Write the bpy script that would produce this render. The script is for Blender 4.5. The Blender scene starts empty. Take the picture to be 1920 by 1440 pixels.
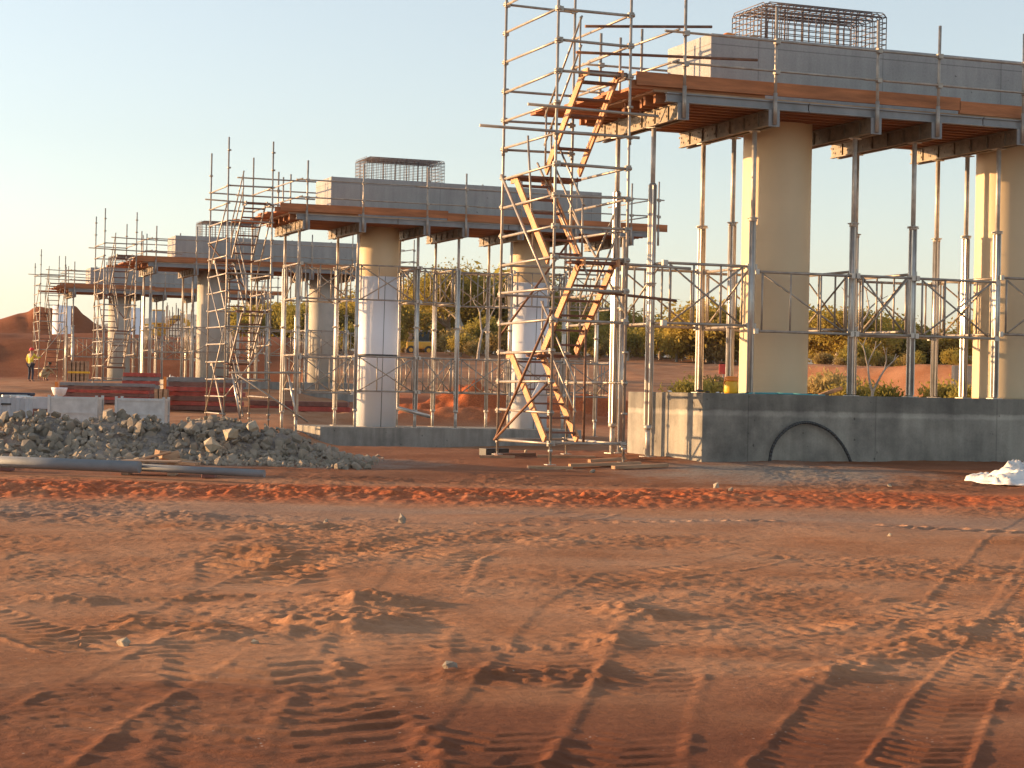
import bpy, bmesh, math, random
import numpy as np
from mathutils import Vector, Matrix, Euler
R = math.radians
# ------------------------------------------------------------------ frame
# World: X along the headstocks, Y along the bridge (away), Z up, Z = 0 at eye level.
FPX, PITCH, ROLL, YAW = 3652.3, .0032, .0202, .359
CY, SY = math.cos(YAW), math.sin(YAW)
sc = bpy.context.scene
cam_d = bpy.data.cameras.new('camera'); cam = bpy.data.objects.new('camera', cam_d)
sc.collection.objects.link(cam); sc.camera = cam
cam_d.sensor_width = 36; cam_d.lens = 36 * FPX / 1920; cam_d.clip_start = .1; cam_d.clip_end = 20000
cam.matrix_world = Matrix.Rotation(-YAW, 4, 'Z') @ Matrix.Rotation(math.pi/2 + PITCH, 4, 'X') @ Matrix.Rotation(ROLL, 4, 'Z')
# ------------------------------------------------------------------ light
SUN_EL, SUN_AZ = R(7.0), math.atan2(-.853, .522)
sun_dir = Vector((math.sin(SUN_AZ)*math.cos(SUN_EL), math.cos(SUN_AZ)*math.cos(SUN_EL), math.sin(SUN_EL)))
w = bpy.data.worlds.new('World'); sc.world = w; w.use_nodes = True
wn = w.node_tree; bg = wn.nodes['Background']; sky = wn.nodes.new('ShaderNodeTexSky')
sky.sky_type = 'NISHITA'; sky.sun_disc = False; sky.sun_elevation = SUN_EL; sky.sun_rotation = SUN_AZ
sky.air_density = 1.0; sky.dust_density = 1.1; sky.ozone_density = 1.8; sky.altitude = 300
hs = wn.nodes.new('ShaderNodeHueSaturation'); hs.inputs['Saturation'].default_value = .55; hs.inputs['Value'].default_value = .97
wn.links.new(sky.outputs[0], hs.inputs['Color']); wn.links.new(hs.outputs[0], bg.inputs[0]); bg.inputs[1].default_value = .15
sd = bpy.data.lights.new('sun', 'SUN'); sd.energy = 4.6; sd.angle = R(.6); sd.color = (1, .60, .28)
so = bpy.data.objects.new('sun', sd); sc.collection.objects.link(so)
so.rotation_euler = (-sun_dir).to_track_quat('-Z', 'Y').to_euler(); so.location = (-60, 40, 30)
sc.view_settings.view_transform = 'Standard'; sc.view_settings.look = 'None'
sc.view_settings.exposure = 1.22; sc.view_settings.gamma = 1
sc.cycles.max_bounces = 6; sc.cycles.transparent_max_bounces = 8

# ------------------------------------------------------------------ helpers
COL = sc.collection
rng = random.Random(7)
def ray(X, Y):
    a, b = X-960, Y-720
    x = a*math.cos(ROLL)+b*math.sin(ROLL); y = -a*math.sin(ROLL)+b*math.cos(ROLL)
    xr, zz = x/FPX, -y/FPX
    fw = math.cos(PITCH)-zz*math.sin(PITCH); z = math.sin(PITCH)+zz*math.cos(PITCH)
    return Vector((xr*CY+fw*SY, -xr*SY+fw*CY, z))
def at(X, Y, v=None, z=None, fw=None):      # a survey point: sight line met with a real plane
    r = ray(X, Y)
    if v is not None: t = v/r.y
    elif z is not None: t = z/r.z
    else: t = fw/(r.x*SY+r.y*CY)
    return r*t
def uv(a, b): return (a*CY+b*SY, -a*SY+b*CY)   # (right, forward) metres -> world x, y

class MB:
    def __init__(s): s.v = []; s.f = []; s.sm = []
    def add(s, vs, fs, smooth=False):
        o = len(s.v); s.v += [tuple(p) for p in vs]; s.f += [tuple(i+o for i in f) for f in fs]; s.sm += [smooth]*len(fs)
        return s
    def box(s, c, d, m=None):
        hx, hy, hz = d[0]/2, d[1]/2, d[2]/2
        vs = [Vector((x*hx, y*hy, z*hz)) for x in (-1, 1) for y in (-1, 1) for z in (-1, 1)]
        if m: vs = [m @ p for p in vs]
        vs = [p + Vector(c) for p in vs]
        return s.add(vs, [(0,1,3,2),(4,6,7,5),(0,4,5,1),(2,3,7,6),(0,2,6,4),(1,5,7,3)])
    def span(s, a, b): # box by two corners
        a, b = Vector(a), Vector(b); d = b-a
        return s.box((a+b)/2, (abs(d.x), abs(d.y), abs(d.z)))
    def bar(s, p, q, wd, ht): # rectangular bar p->q, ht along up
        p, q = Vector(p), Vector(q); d = q-p; m = d.to_track_quat('X', 'Z').to_matrix()
        return s.box((p+q)/2, (d.length, wd, ht), m)
    def tube(s, p, q, r, n=8, r2=None, cap=True):
        p, q = Vector(p), Vector(q); d = q-p; r2 = r if r2 is None else r2
        m = d.to_track_quat('Z', 'Y').to_matrix(); o = len(s.v)
        vs = []
        for c, rr in ((p, r), (q, r2)):
            vs += [c + m @ Vector((rr*math.cos(2*math.pi*i/n), rr*math.sin(2*math.pi*i/n), 0)) for i in range(n)]
        s.add(vs, [(i, (i+1)%n, n+(i+1)%n, n+i) for i in range(n)], True)
        if cap: s.f += [tuple(o+i for i in reversed(range(n))), tuple(o+n+i for i in range(n))]; s.sm += [False]*2
        return s
    def path(s, pts, r, n=6):
        for a, b in zip(pts, pts[1:]): s.tube(a, b, r, n)
        return s
    def lathe(s, prof, c=(0,0,0), n=20):
        vs = []
        for r_, z in prof: vs += [(c[0]+r_*math.cos(2*math.pi*i/n), c[1]+r_*math.sin(2*math.pi*i/n), c[2]+z) for i in range(n)]
        fs = [(k*n+i, k*n+(i+1)%n, (k+1)*n+(i+1)%n, (k+1)*n+i) for k in range(len(prof)-1) for i in range(n)]
        s.add(vs, fs, True); o = len(s.v)-len(vs)
        s.f.append(tuple(o+i for i in reversed(range(n)))); s.f.append(tuple(o+len(vs)-n+i for i in range(n))); s.sm += [False]*2
        return s
    def mesh(s, name, mat):
        me = bpy.data.meshes.new(name); me.from_pydata(s.v, [], s.f); me.materials.append(mat)
        me.polygons.foreach_set('use_smooth', s.sm); me.update(); return me
    def build(s, name, mat, parent=None, bevel=0):
        o = bpy.data.objects.new(name, s.mesh(name, mat)); COL.objects.link(o); o.parent = parent
        if bevel:
            b = o.modifiers.new('b', 'BEVEL'); b.width = bevel; b.segments = 2; b.limit_method = 'ANGLE'
        return o
def tag(o, label=None, cat=None, group=None, kind=None):
    if label: o['label'] = label
    if cat: o['category'] = cat
    if group: o['group'] = group
    if kind: o['kind'] = kind
    return o
def empty(name, loc=(0,0,0), rz=0, label=None, cat=None, group=None):
    o = bpy.data.objects.new(name, None); COL.objects.link(o); o.location = loc; o.rotation_euler = (0,0,rz); o.empty_display_size = .2
    return tag(o, label, cat, group)
def copy_tree(o, parent=None):
    c = o.copy(); COL.objects.link(c); c.parent = parent
    for ch in o.children: copy_tree(ch, c)
    return c

# ------------------------------------------------------------------ materials
def mat(name, col, rough=.7, metal=0, var=.15, scale=4, bump=0, bscale=40, col2=None, stretch=None, spec=.5, detail=5):
    m = bpy.data.materials.new(name); m.use_nodes = True; t = m.node_tree; N, L = t.nodes, t.links
    p = N['Principled BSDF']; p.inputs['Roughness'].default_value = rough; p.inputs['Metallic'].default_value = metal
    p.inputs['Specular IOR Level'].default_value = spec
    tc = N.new('ShaderNodeTexCoord'); src = tc.outputs['Object']
    if stretch:
        mp = N.new('ShaderNodeMapping'); mp.inputs['Scale'].default_value = stretch; L.new(src, mp.inputs[0]); src = mp.outputs[0]
    n = N.new('ShaderNodeTexNoise'); n.inputs['Scale'].default_value = scale; n.inputs['Detail'].default_value = detail; n.inputs['Roughness'].default_value = .65
    L.new(src, n.inputs['Vector'])
    r = N.new('ShaderNodeValToRGB'); e = r.color_ramp.elements
    c = Vector(col); a = c*(1-var) if col2 is None else Vector(col2); b = c*(1+var) if col2 is None else c
    e[0].position = .3; e[1].position = .7; e[0].color = (*a, 1); e[1].color = (*b, 1)
    L.new(n.outputs[0], r.inputs[0]); L.new(r.outputs[0], p.inputs['Base Color'])
    if bump:
        n2 = N.new('ShaderNodeTexNoise'); n2.inputs['Scale'].default_value = bscale; n2.inputs['Detail'].default_value = 6; L.new(src, n2.inputs['Vector'])
        bp = N.new('ShaderNodeBump'); bp.inputs['Strength'].default_value = bump; bp.inputs['Distance'].default_value = .02
        L.new(n2.outputs[0], bp.inputs['Height']); L.new(bp.outputs[0], p.inputs['Normal'])
    m['p'] = 1
    return m
M = {}
M['tube'] = mat('galvanised_tube', (.36,.31,.26), .45, .35, .25, 6)
M['prop'] = mat('prop_aluminium', (.50,.47,.43), .36, .6, .18, 5)
M['propsteel'] = mat('prop_steel', (.52,.47,.41), .48, .25, .25, 8)
M['rust'] = mat('rusty_steel', (.20,.10,.06), .7, .3, .35, 9)
M['stair'] = mat('stair_steel', (.54,.26,.12), .65, .1, .25, 5)
M['tread'] = mat('tread_steel', (.20,.09,.06), .75, .1, .3, 7)
M['timber'] = mat('toe_board_timber', (.41,.155,.06), .75, 0, .42, 2.2, .25, 30, stretch=(.35,3,3))
M['joist'] = mat('joist_timber', (.30,.13,.06), .8, 0, .35, 3, .2, 30, stretch=(.35,3,3))
M['oldtimber'] = mat('weathered_timber', (.40,.24,.14), .85, 0, .4, 4, .3, 30, stretch=(.4,3,3))
M['alu'] = mat('aluminium_beam', (.23,.23,.235), .55, .3, .18, 3)
M['bearer'] = mat('bearer_steel', (.20,.16,.115), .55, .35, .3, 6)
M['rebar'] = mat('reinforcing_steel', (.19,.15,.14), .65, .4, .3, 12)
M['white'] = mat('white_wrap', (.86,.85,.88), .5, 0, .03, 1.5, .06, 3)
M['cream'] = mat('cream_column', (.64,.50,.32), .6, 0, .05, .8, .06, 20)
M['colgrey'] = mat('grey_column', (.47,.44,.39), .75, 0, .14, 1.5, .15, 20)
M['bin'] = mat('galvanised_bin', (.52,.54,.54), .55, .3, .2, 3)
M['box'] = mat('grey_container', (.42,.46,.50), .6, .1, .12, 3)
M['pipe'] = mat('pipe_grey', (.20,.21,.22), .65, .1, .15, 3)
M['redpanel'] = mat('red_formwork', (.40,.07,.05), .7, 0, .35, 4)
M['redbrown'] = mat('brown_formwork', (.20,.09,.07), .75, 0, .3, 4)
M['orange'] = mat('orange_paint', (.85,.25,.03), .5, 0, .08, 4)
M['yellow'] = mat('yellow_plastic', (.85,.45,.02), .45, 0, .06, 4)
M['black'] = mat('black_rubber', (.045,.045,.045), .6, 0, .2, 8)
M['tarp'] = mat('white_tarpaulin', (.78,.74,.70), .6, 0, .10, 2, .3, 4)
M['glass'] = mat('dark_window', (.05,.07,.08), .12, 0, .2, 3)
M['rock'] = mat('broken_rock', (.37,.30,.23), .9, 0, .35, .8, .5, 10, col2=(.19,.16,.12))
M['rocklight'] = mat('tan_rock', (.42,.34,.24), .9, 0, .2, 2, .5, 10)
M['skin'] = mat('skin', (.45,.26,.18), .6)
M['redhat'] = mat('red_helmet', (.75,.03,.02), .35)
M['hivis'] = mat('yellow_shirt', (.75,.58,.06), .8)
M['navy'] = mat('navy_trousers', (.03,.035,.06), .85)
M['khaki'] = mat('khaki_cloth', (.45,.36,.22), .85)
M['machine'] = mat('machine_yellow', (.80,.45,.06), .45, 0, .12, 2)
M['bark'] = mat('pale_bark', (.50,.42,.34), .85, 0, .3, 3, col2=(.25,.19,.14))
M['teal'] = mat('teal_hose', (.10,.38,.40), .5)
M['red'] = mat('red_paint', (.7,.06,.03), .5)
M['paper'] = mat('white_tape', (.8,.8,.82), .6)
M['soil_concrete'] = mat('culvert_concrete', (.42,.32,.23), .85, 0, .2, 2)

def concrete(name, base, dark, scale, stain, lift=None, seams=()):
    m = bpy.data.materials.new(name); m.use_nodes = True; t = m.node_tree; N, L = t.nodes, t.links
    p = N['Principled BSDF']; p.inputs['Roughness'].default_value = .85; p.inputs['Specular IOR Level'].default_value = .3
    tc = N.new('ShaderNodeTexCoord')
    def noise(sc_, det, st=(1,1,1)):
        mp = N.new('ShaderNodeMapping'); mp.inputs['Scale'].default_value = st; L.new(tc.outputs['Object'], mp.inputs[0])
        n = N.new('ShaderNodeTexNoise'); n.inputs['Scale'].default_value = sc_; n.inputs['Detail'].default_value = det; n.inputs['Roughness'].default_value = .6
        L.new(mp.outputs[0], n.inputs['Vector']); return n.outputs[0]
    def ramp(src, stops):
        r = N.new('ShaderNodeValToRGB'); e = r.color_ramp.elements
        e[0].position, e[0].color = stops[0][0], (*stops[0][1], 1); e[1].position, e[1].color = stops[-1][0], (*stops[-1][1], 1)
        for q, c in stops[1:-1]: k = e.new(q); k.color = (*c, 1)
        L.new(src, r.inputs[0]); return r.outputs[0]
    def mul(a, b, f=1):
        x = N.new('ShaderNodeMix'); x.data_type = 'RGBA'; x.blend_type = 'MULTIPLY'; x.inputs[0].default_value = f
        L.new(a, x.inputs[6]); L.new(b, x.inputs[7]); return x.outputs[2]
    c = ramp(noise(scale, 8), [(.32, dark), (.62, base)])
    s = ramp(noise(1.2, 5, (3.5, 3.5, .35)), [(.35, (1-stain,)*3), (.6, (1, 1, 1))])   # vertical run-off streaks
    c = mul(c, s)
    g = ramp(noise(28, 4), [(.3, (.82,)*3), (.6, (1.04,)*3)]); c = mul(c, g, .6)
    pk = ramp(noise(9, 1), [(.22, (.45,)*3), (.27, (1,)*3)]); c = mul(c, pk)
    if lift is not None:
        sp = N.new('ShaderNodeSeparateXYZ'); L.new(tc.outputs['Object'], sp.inputs[0])
        a = N.new('ShaderNodeMath'); a.operation = 'ADD'; n = N.new('ShaderNodeMath'); n.operation = 'MULTIPLY'; n.inputs[1].default_value = .10
        L.new(noise(3, 3), n.inputs[0]); L.new(sp.outputs[2], a.inputs[0]); L.new(n.outputs[0], a.inputs[1])
        z = lift + .05
        mr = N.new('ShaderNodeMapRange'); mr.inputs[1].default_value = z-1; mr.inputs[2].default_value = z+1; L.new(a.outputs[0], mr.inputs[0])
        c = mul(c, ramp(mr.outputs[0], [(.455, (1,)*3), (.475, (1.35,)*3), (.5, (1.2,)*3), (.515, (.72,)*3), (.6, (.70,)*3)]))
    for axis, per, off in seams:
        sx = N.new('ShaderNodeSeparateXYZ'); L.new(tc.outputs['Object'], sx.inputs[0])
        m1 = N.new('ShaderNodeMath'); m1.operation = 'MULTIPLY_ADD'; m1.inputs[1].default_value = 1/per; m1.inputs[2].default_value = off; L.new(sx.outputs[axis], m1.inputs[0])
        m2 = N.new('ShaderNodeMath'); m2.operation = 'FRACT'; L.new(m1.outputs[0], m2.inputs[0]); e_ = .006/per
        c = mul(c, ramp(m2.outputs[0], [(.5-2*e_, (1,)*3), (.5-e_*.6, (.62,)*3), (.5+e_*.6, (.62,)*3), (.5+2*e_, (1,)*3)]))
    L.new(c, p.inputs['Base Color'])
    bp = N.new('ShaderNodeBump'); bp.inputs['Strength'].default_value = .3; bp.inputs['Distance'].default_value = .01
    L.new(noise(22, 6), bp.inputs['Height']); L.new(bp.outputs[0], p.inputs['Normal'])
    return m
M['headstock'] = concrete('headstock_concrete', (.41,.40,.39), (.35,.345,.34), 1.1, .16, seams=((0, 2.44, .13), (2, 1.0, -.43)))
M['footing'] = concrete('footing_concrete', (.36,.335,.285), (.15,.14,.125), 1.1, .2, lift=-.28, seams=((0, 2.44, .3),))
M['footing2'] = concrete('low_footing_concrete', (.36,.335,.295), (.25,.235,.21), 1.8, .3)

# ------------------------------------------------------------------ ground
def vnoise(x, y, seed=0):
    xi = np.floor(x).astype(np.int64); yi = np.floor(y).astype(np.int64); xf = x-xi; yf = y-yi
    def h(a, b):
        n = (a*374761393 + b*668265263 + seed*974711) & 0x7fffffff
        n = ((n ^ (n >> 13))*1274126177) & 0x7fffffff
        n = n ^ (n >> 16)
        return (n & 0xffff)/65535.0
    sx = xf*xf*xf*(xf*(xf*6-15)+10); sy = yf*yf*yf*(yf*(yf*6-15)+10)
    return (h(xi,yi)*(1-sx)+h(xi+1,yi)*sx)*(1-sy)+(h(xi,yi+1)*(1-sx)+h(xi+1,yi+1)*sx)*sy - .5
def ss(x, a, b):
    t = np.clip((x-a)/(b-a), 0, 1); return t*t*(3-2*t)
def terrain_base(a, b):
    left = np.interp(b, [0, 20, 33, 45, 60, 70, 80, 90, 104, 111, 118, 122, 140, 200, 400, 6000],
                        [-1.35,-1.3,-1.2,-1.3,-1.25,-.95,-.25,-.05,.0,.12,2.4,2.95,3.1,3.4,4,4])
    mid = np.interp(b, [0, 20, 28, 31, 36, 44, 57, 62, 75, 85, 100, 125, 150, 190, 400, 6000],
                       [-1.35,-1.3,-1.27,-1.23,-1.1,-1.5,-1.72,-1.35,-1.22,-.5,.3,1.7,2.7,3.3,4,4])
    rgt = np.interp(b, [0, 20, 28, 33, 45, 70, 88, 92, 110, 160, 400, 6000],
                       [-1.35,-1.3,-1.25,-1.09,-1.0,-.9,-.4,1.5,1.6,2.2,4,4])
    be = b + .85*np.clip(a-14, -6, 30)*ss(b, 50, 70)
    rgt = np.where(b > 50, np.interp(be, [0, 45, 70, 87, 91.5, 110, 160, 400, 6000], [-1.3,-1.0,-.9,-.5,1.48,1.6,2.2,4,4]), rgt)
    s = a/np.maximum(b, 1)
    wl = 1-ss(s, -.12, -.085); wr = ss(s, .085, .155)
    w1 = ss(b, 33, 50)
    # near the piers the split follows metres, not angle
    wr2 = ss(a, .8, 3.2); wr = wr*w1 + wr2*(1-w1); wl = wl*w1
    return left*wl + rgt*wr + mid*np.clip(1-wl-wr, 0, 1)
def gm(a, b, ca, cb, ra, rb, h, rot=0):
    c, s = math.cos(rot), math.sin(rot); x = (a-ca)*c+(b-cb)*s; y = -(a-ca)*s+(b-cb)*c
    return h*np.exp(-(x/ra)**2-(y/rb)**2)
def px(X, Y, z=-1.3):
    p = at(X, Y, z=z); return (p.x*CY-p.y*SY, p.x*SY+p.y*CY)
TRACKS = [ # polyline in photo survey points, rut width, depth, lug amplitude, lug period
    ([(1975,955),(1900,1010),(1720,1205),(1610,1295),(1520,1430)], .42, .045, .022, .14),
    ([(2100,985),(1975,1080),(1840,1235),(1790,1295),(1720,1420)], .34, .030, .020, .14),
    ([(1255,1120),(1245,1185),(1225,1250),(1195,1315),(1150,1430)], .45, .030, .020, .16),
    ([(1420,1040),(1335,1062),(1180,1080),(1095,1125),(1060,1180),(1010,1260),(900,1400)], .5, .03, .018, .17),
    ([(560,985),(500,1060),(490,1150),(500,1230),(540,1330),(560,1440)], .95, .055, .030, .26),
    ([(1100,960),(820,1050),(730,1180),(690,1290),(640,1440)], .6, .03, .015, .2),
    ([(-60,1130),(150,1200),(330,1140),(520,1070),(800,1010)], .45, .03, .02, .16),
    ([(-50,1440),(120,1330),(260,1260),(420,1180),(600,1120)], .5, .025, .018, .18),
    ([(0,960),(400,965),(900,985),(1400,975),(1920,1000)], .5, .02, .03, .22),
    ([(0,905),(450,915),(900,928),(1400,948),(1920,955)], .6, -.02, .035, .24),
    ([(900,1200),(1300,1185),(1500,1165),(1700,1120)], .5, .025, .018, .16),
]
def ground_height(a, b):
    z = terrain_base(a, b)
    near = 1-ss(b, 60, 120)
    z += .06*vnoise(a/3.1, b/3.1, 1)*(1-ss(b, 26, 33)*.6) + .022*vnoise(a/1.1, b/1.1, 2)
    f = 1-ss(b, 45, 70)
    z += (.014*vnoise(a/.42, b/.42, 3)+.0095*vnoise(a/.17, b/.17, 4)+.0085*vnoise(a/.07, b/.07, 5)+.0055*vnoise(a/.035, b/.035, 6))*f*(.30+1.7*np.clip(vnoise(a/1.5, b/1.9, 8)*1.6+.22, 0, 1))*(.45+.55*ss(b, 7.5, 10.5))
    z += .25*vnoise(a/5, b/5, 6)*ss(b, 60, 75) + .12*vnoise(a/1.5, b/1.5, 7)*ss(b, 60, 75)
    # tyre tracks
    for pts, wd, dep, lug, per in TRACKS:
        P = [px(*q) for q in pts]; best = np.full(a.shape, 9.); arc = np.zeros(a.shape); sd_ = np.zeros(a.shape); s0 = 0
        for (x0, y0), (x1, y1) in zip(P, P[1:]):
            dx, dy = x1-x0, y1-y0; L = math.hypot(dx, dy)
            t = np.clip(((a-x0)*dx+(b-y0)*dy)/L/L, 0, 1); qx = a-x0-t*dx; qy = b-y0-t*dy; d = np.hypot(qx, qy)
            k = d < best; best[k] = d[k]; arc[k] = s0+t[k]*L; sd_[k] = ((qx*dy-qy*dx)/L)[k]; s0 += L
        q = best/(wd/2); wob = .5+1.1*np.clip(vnoise(arc/.9+dep*900, arc*0+wd*7, 11)+.5, 0, 1)
        inside = 1-ss(q, .82, 1.05)
        fade = 1-ss(b, 30, 34)
        lg = np.clip(np.sin(2*math.pi*(arc+np.abs(sd_)*.55+.16*vnoise(a/.4, b/.4, 14)*per*2)/per)*1.6, -.6, 1)*(.75+.9*vnoise(a/.1, b/.1, 15))
        patch = np.clip(.45+2.8*vnoise(a/.8+dep*100, b/.9, 12), .08, 1); z += fade*(-dep*.10*inside + .0055*wob*patch*np.exp(-((q-1.10)/.12)**2)*(.8+2.2*vnoise(a/.10, b/.10, 13))*(1 if dep > 0 else 0)); z += fade*inside*lug*lg*wob*(.24+.36*ss(b, 8.5, 11.5))*patch
    # spoil heaps and clods in the foreground
    for (X, Y, ra, rb, h, rot) in [(690,1120,.26,.5,.10,.5),(640,1165,.22,.35,.08,.3),(720,1155,.2,.4,.06,.4),(1180,1140,.25,.45,.09,.2),(1150,1195,.12,.4,.05,0),
                                   (420,1175,.25,.3,.06,0),(240,1165,.3,.2,.05,.4),(100,1110,.35,.3,.05,0),(1010,1265,.3,.2,.04,0),(640,1240,.08,.35,.05,.1),
                                   (330,965,.35,.45,.10,0),(480,985,.8,.35,.06,0),(540,990,.4,.3,.05,0),(1750,1180,.15,1.0,.05,-.5),(1600,1240,.15,.8,.05,-.55),
                                   (960,1255,.5,.15,.04,.1),(380,1110,.5,.1,.05,.35),(540,1160,.15,.5,.05,.2)]:
        ca, cb = px(X, Y); g = gm(a, b, ca, cb, ra, rb, h, rot); z += .8*g*(.55+.9*vnoise(a/.33, b/.33, 22)+.55*vnoise(a/.12, b/.12, 21)+.45*vnoise(a/.05, b/.05, 23))
    # red windrow running across
    bc = 23.9 + .25*vnoise(a/2.5, a*0, 31) + a*.08
    win = np.exp(-((b-bc)/1.25)**2)
    z += win*(.03+.045*vnoise(a/.30, b/.5, 32)+.05*vnoise(a/.10, b/.16, 33)+.03*vnoise(a/.05, b/.1, 34))*(1-.55*ss(a, 1.5, 4))
    ph = np.zeros_like(z)
    for ca, ra, hh in ((-7.6, 1.3, .74), (-6.2, 1.6, .74), (-4.8, 1.4, .74), (-3.9, 1.0, .56)): ph = np.maximum(ph, hh*np.exp(-((a-ca)/ra)**2-((b-31.4)/1.15)**2))
    z += ph*.80*(1+.3*vnoise(a/.35, b/.35, 36))
    # background heaps
    lump = 1+.5*vnoise(a/1.3, b/1.5, 41)+.4*vnoise(a/.35, b/.6, 42)
    for (X, b0, ra, rb, h) in [(820,70,5,.9,.3),(1100,70,5,.9,.3),(770,76,2.2,1.6,.35),(878,76,1.6,1.8,.75),(840,73,2.4,1.2,.35),(960,76,2.2,1.4,.45),(1060,75,2.0,1.5,.45),(1150,76,1.9,1.5,.85),(1110,72,2.6,1.2,.3),(700,80,2,1.5,.4)]:
        z += gm(a, b, (X-960)/FPX*b0, b0, ra, rb, h)*lump
    c1, c2 = (60-960)/FPX*138, (142-960)/FPX*138
    for ca, ra, h in ((c1, 4.2, 1.95), (c2, 3.4, 1.85), (c1-5, 5, .8)):
        d = np.hypot((a-ca)/ra, (b-138)/4.5); z += h*np.clip(1-d, 0, 1)**1.1*(1+.15*vnoise(a/.8, b/.8, 43))
    return z
CAMERA_SPREAD = np.concatenate([-np.geomspace(3.2, .34, 60)[:-1], np.linspace(-.34, .34, 820), np.geomspace(.34, 3.2, 60)[1:]])
rows = [1.0]
while rows[-1] < 6000:
    b_ = rows[-1]; rows.append(b_*(1.03 if b_ < 5.8 else 1.0021 if b_ < 33 else 1.0035 if b_ < 88 else 1.008 if b_ < 170 else 1.08))
Bc = np.array(rows); A2 = CAMERA_SPREAD[None, :]*Bc[:, None]; B2 = np.repeat(Bc[:, None], len(CAMERA_SPREAD), 1)
Z2 = ground_height(A2, B2)
def ground_z(x, y):
    a = np.array([x*CY-y*SY]); b = np.array([x*SY+y*CY]); return float(ground_height(a, b)[0])
nr, nc = A2.shape
co = np.empty((nr*nc, 3)); co[:, 0] = (A2*CY+B2*SY).ravel(); co[:, 1] = (-A2*SY+B2*CY).ravel(); co[:, 2] = Z2.ravel()
idx = np.arange(nr*nc).reshape(nr, nc)
q = np.stack([idx[:-1, :-1], idx[:-1, 1:], idx[1:, 1:], idx[1:, :-1]], -1).reshape(-1, 4)
gme = bpy.data.meshes.new('ground'); gme.vertices.add(nr*nc); gme.vertices.foreach_set('co', co.ravel())
gme.loops.add(q.size); gme.loops.foreach_set('vertex_index', q.ravel().astype(np.int32))
gme.polygons.add(len(q)); gme.polygons.foreach_set('loop_start', np.arange(0, q.size, 4, dtype=np.int32))
gme.polygons.foreach_set('use_smooth', np.ones(len(q), bool)); gme.update(calc_edges=True)
# kinds of soil: R = iron-red earth, G = grey crushed rock, B = dark red earth plus painted shade at the near pier
SA, SB = A2, B2
nz = vnoise(SA/.5, SB/.8, 51)*.7+vnoise(SA/.15, SB/.2, 52)*.5
red = np.exp(-((SB-(23.9+SA*.08))/1.75)**4)*np.clip(.95+nz, 0, 1)
red = np.maximum(red, ss(SB, 66, 72)*(1-ss(SB, 83, 92))*ss(SA/SB, -.09, -.07)*(1-ss(SA/SB, .06, .08)))
red = np.maximum(red, .25*ss(SB, 100, 108)*(1-ss(SA/SB, -.12, -.09)))
red = np.maximum(red, .15*ss(SB, 60, 70)*ss(SA/SB, .1, .15))
grey = .5*np.exp(-((SB-20.3-SA*.05)/1.5)**2)*np.clip(.65+1.3*vnoise(SA/1.6, SB/1.0, 53), 0, 1)*(1-red)
grey = np.maximum(grey, .95*np.clip(1.5-np.hypot((SA-4.0)/1.9, (SB-30.2)/2.0)+nz*.7, 0, 1))
grey = np.maximum(grey, .95*np.clip(2.2-2*np.hypot((SA+5.4)/4.2, (SB-31.2)/2.1)+nz*.8, 0, 1))
dark_earth_shade = np.maximum((1-ss(SB+.9*vnoise(SA/1.3, SB/.5, 55)*2, 7.2, 10.4)), .75*ss(SB, 25.6, 27)*(1-ss(SB, 34, 44))*(1-grey))  # darker earth up close; shade round tower and near pier painted in
dark_earth_shade = np.maximum(dark_earth_shade, .9*ss(SB, 104, 112)*(1-ss(SA/SB, -.12, -.09)))  # far left bank coloured dark brown
ca_ = gme.color_attributes.new('soil', 'FLOAT_COLOR', 'POINT')
ca_.data.foreach_set('color', np.stack([red, grey, dark_earth_shade, np.ones_like(red)], -1).astype(np.float32).ravel())
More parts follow.
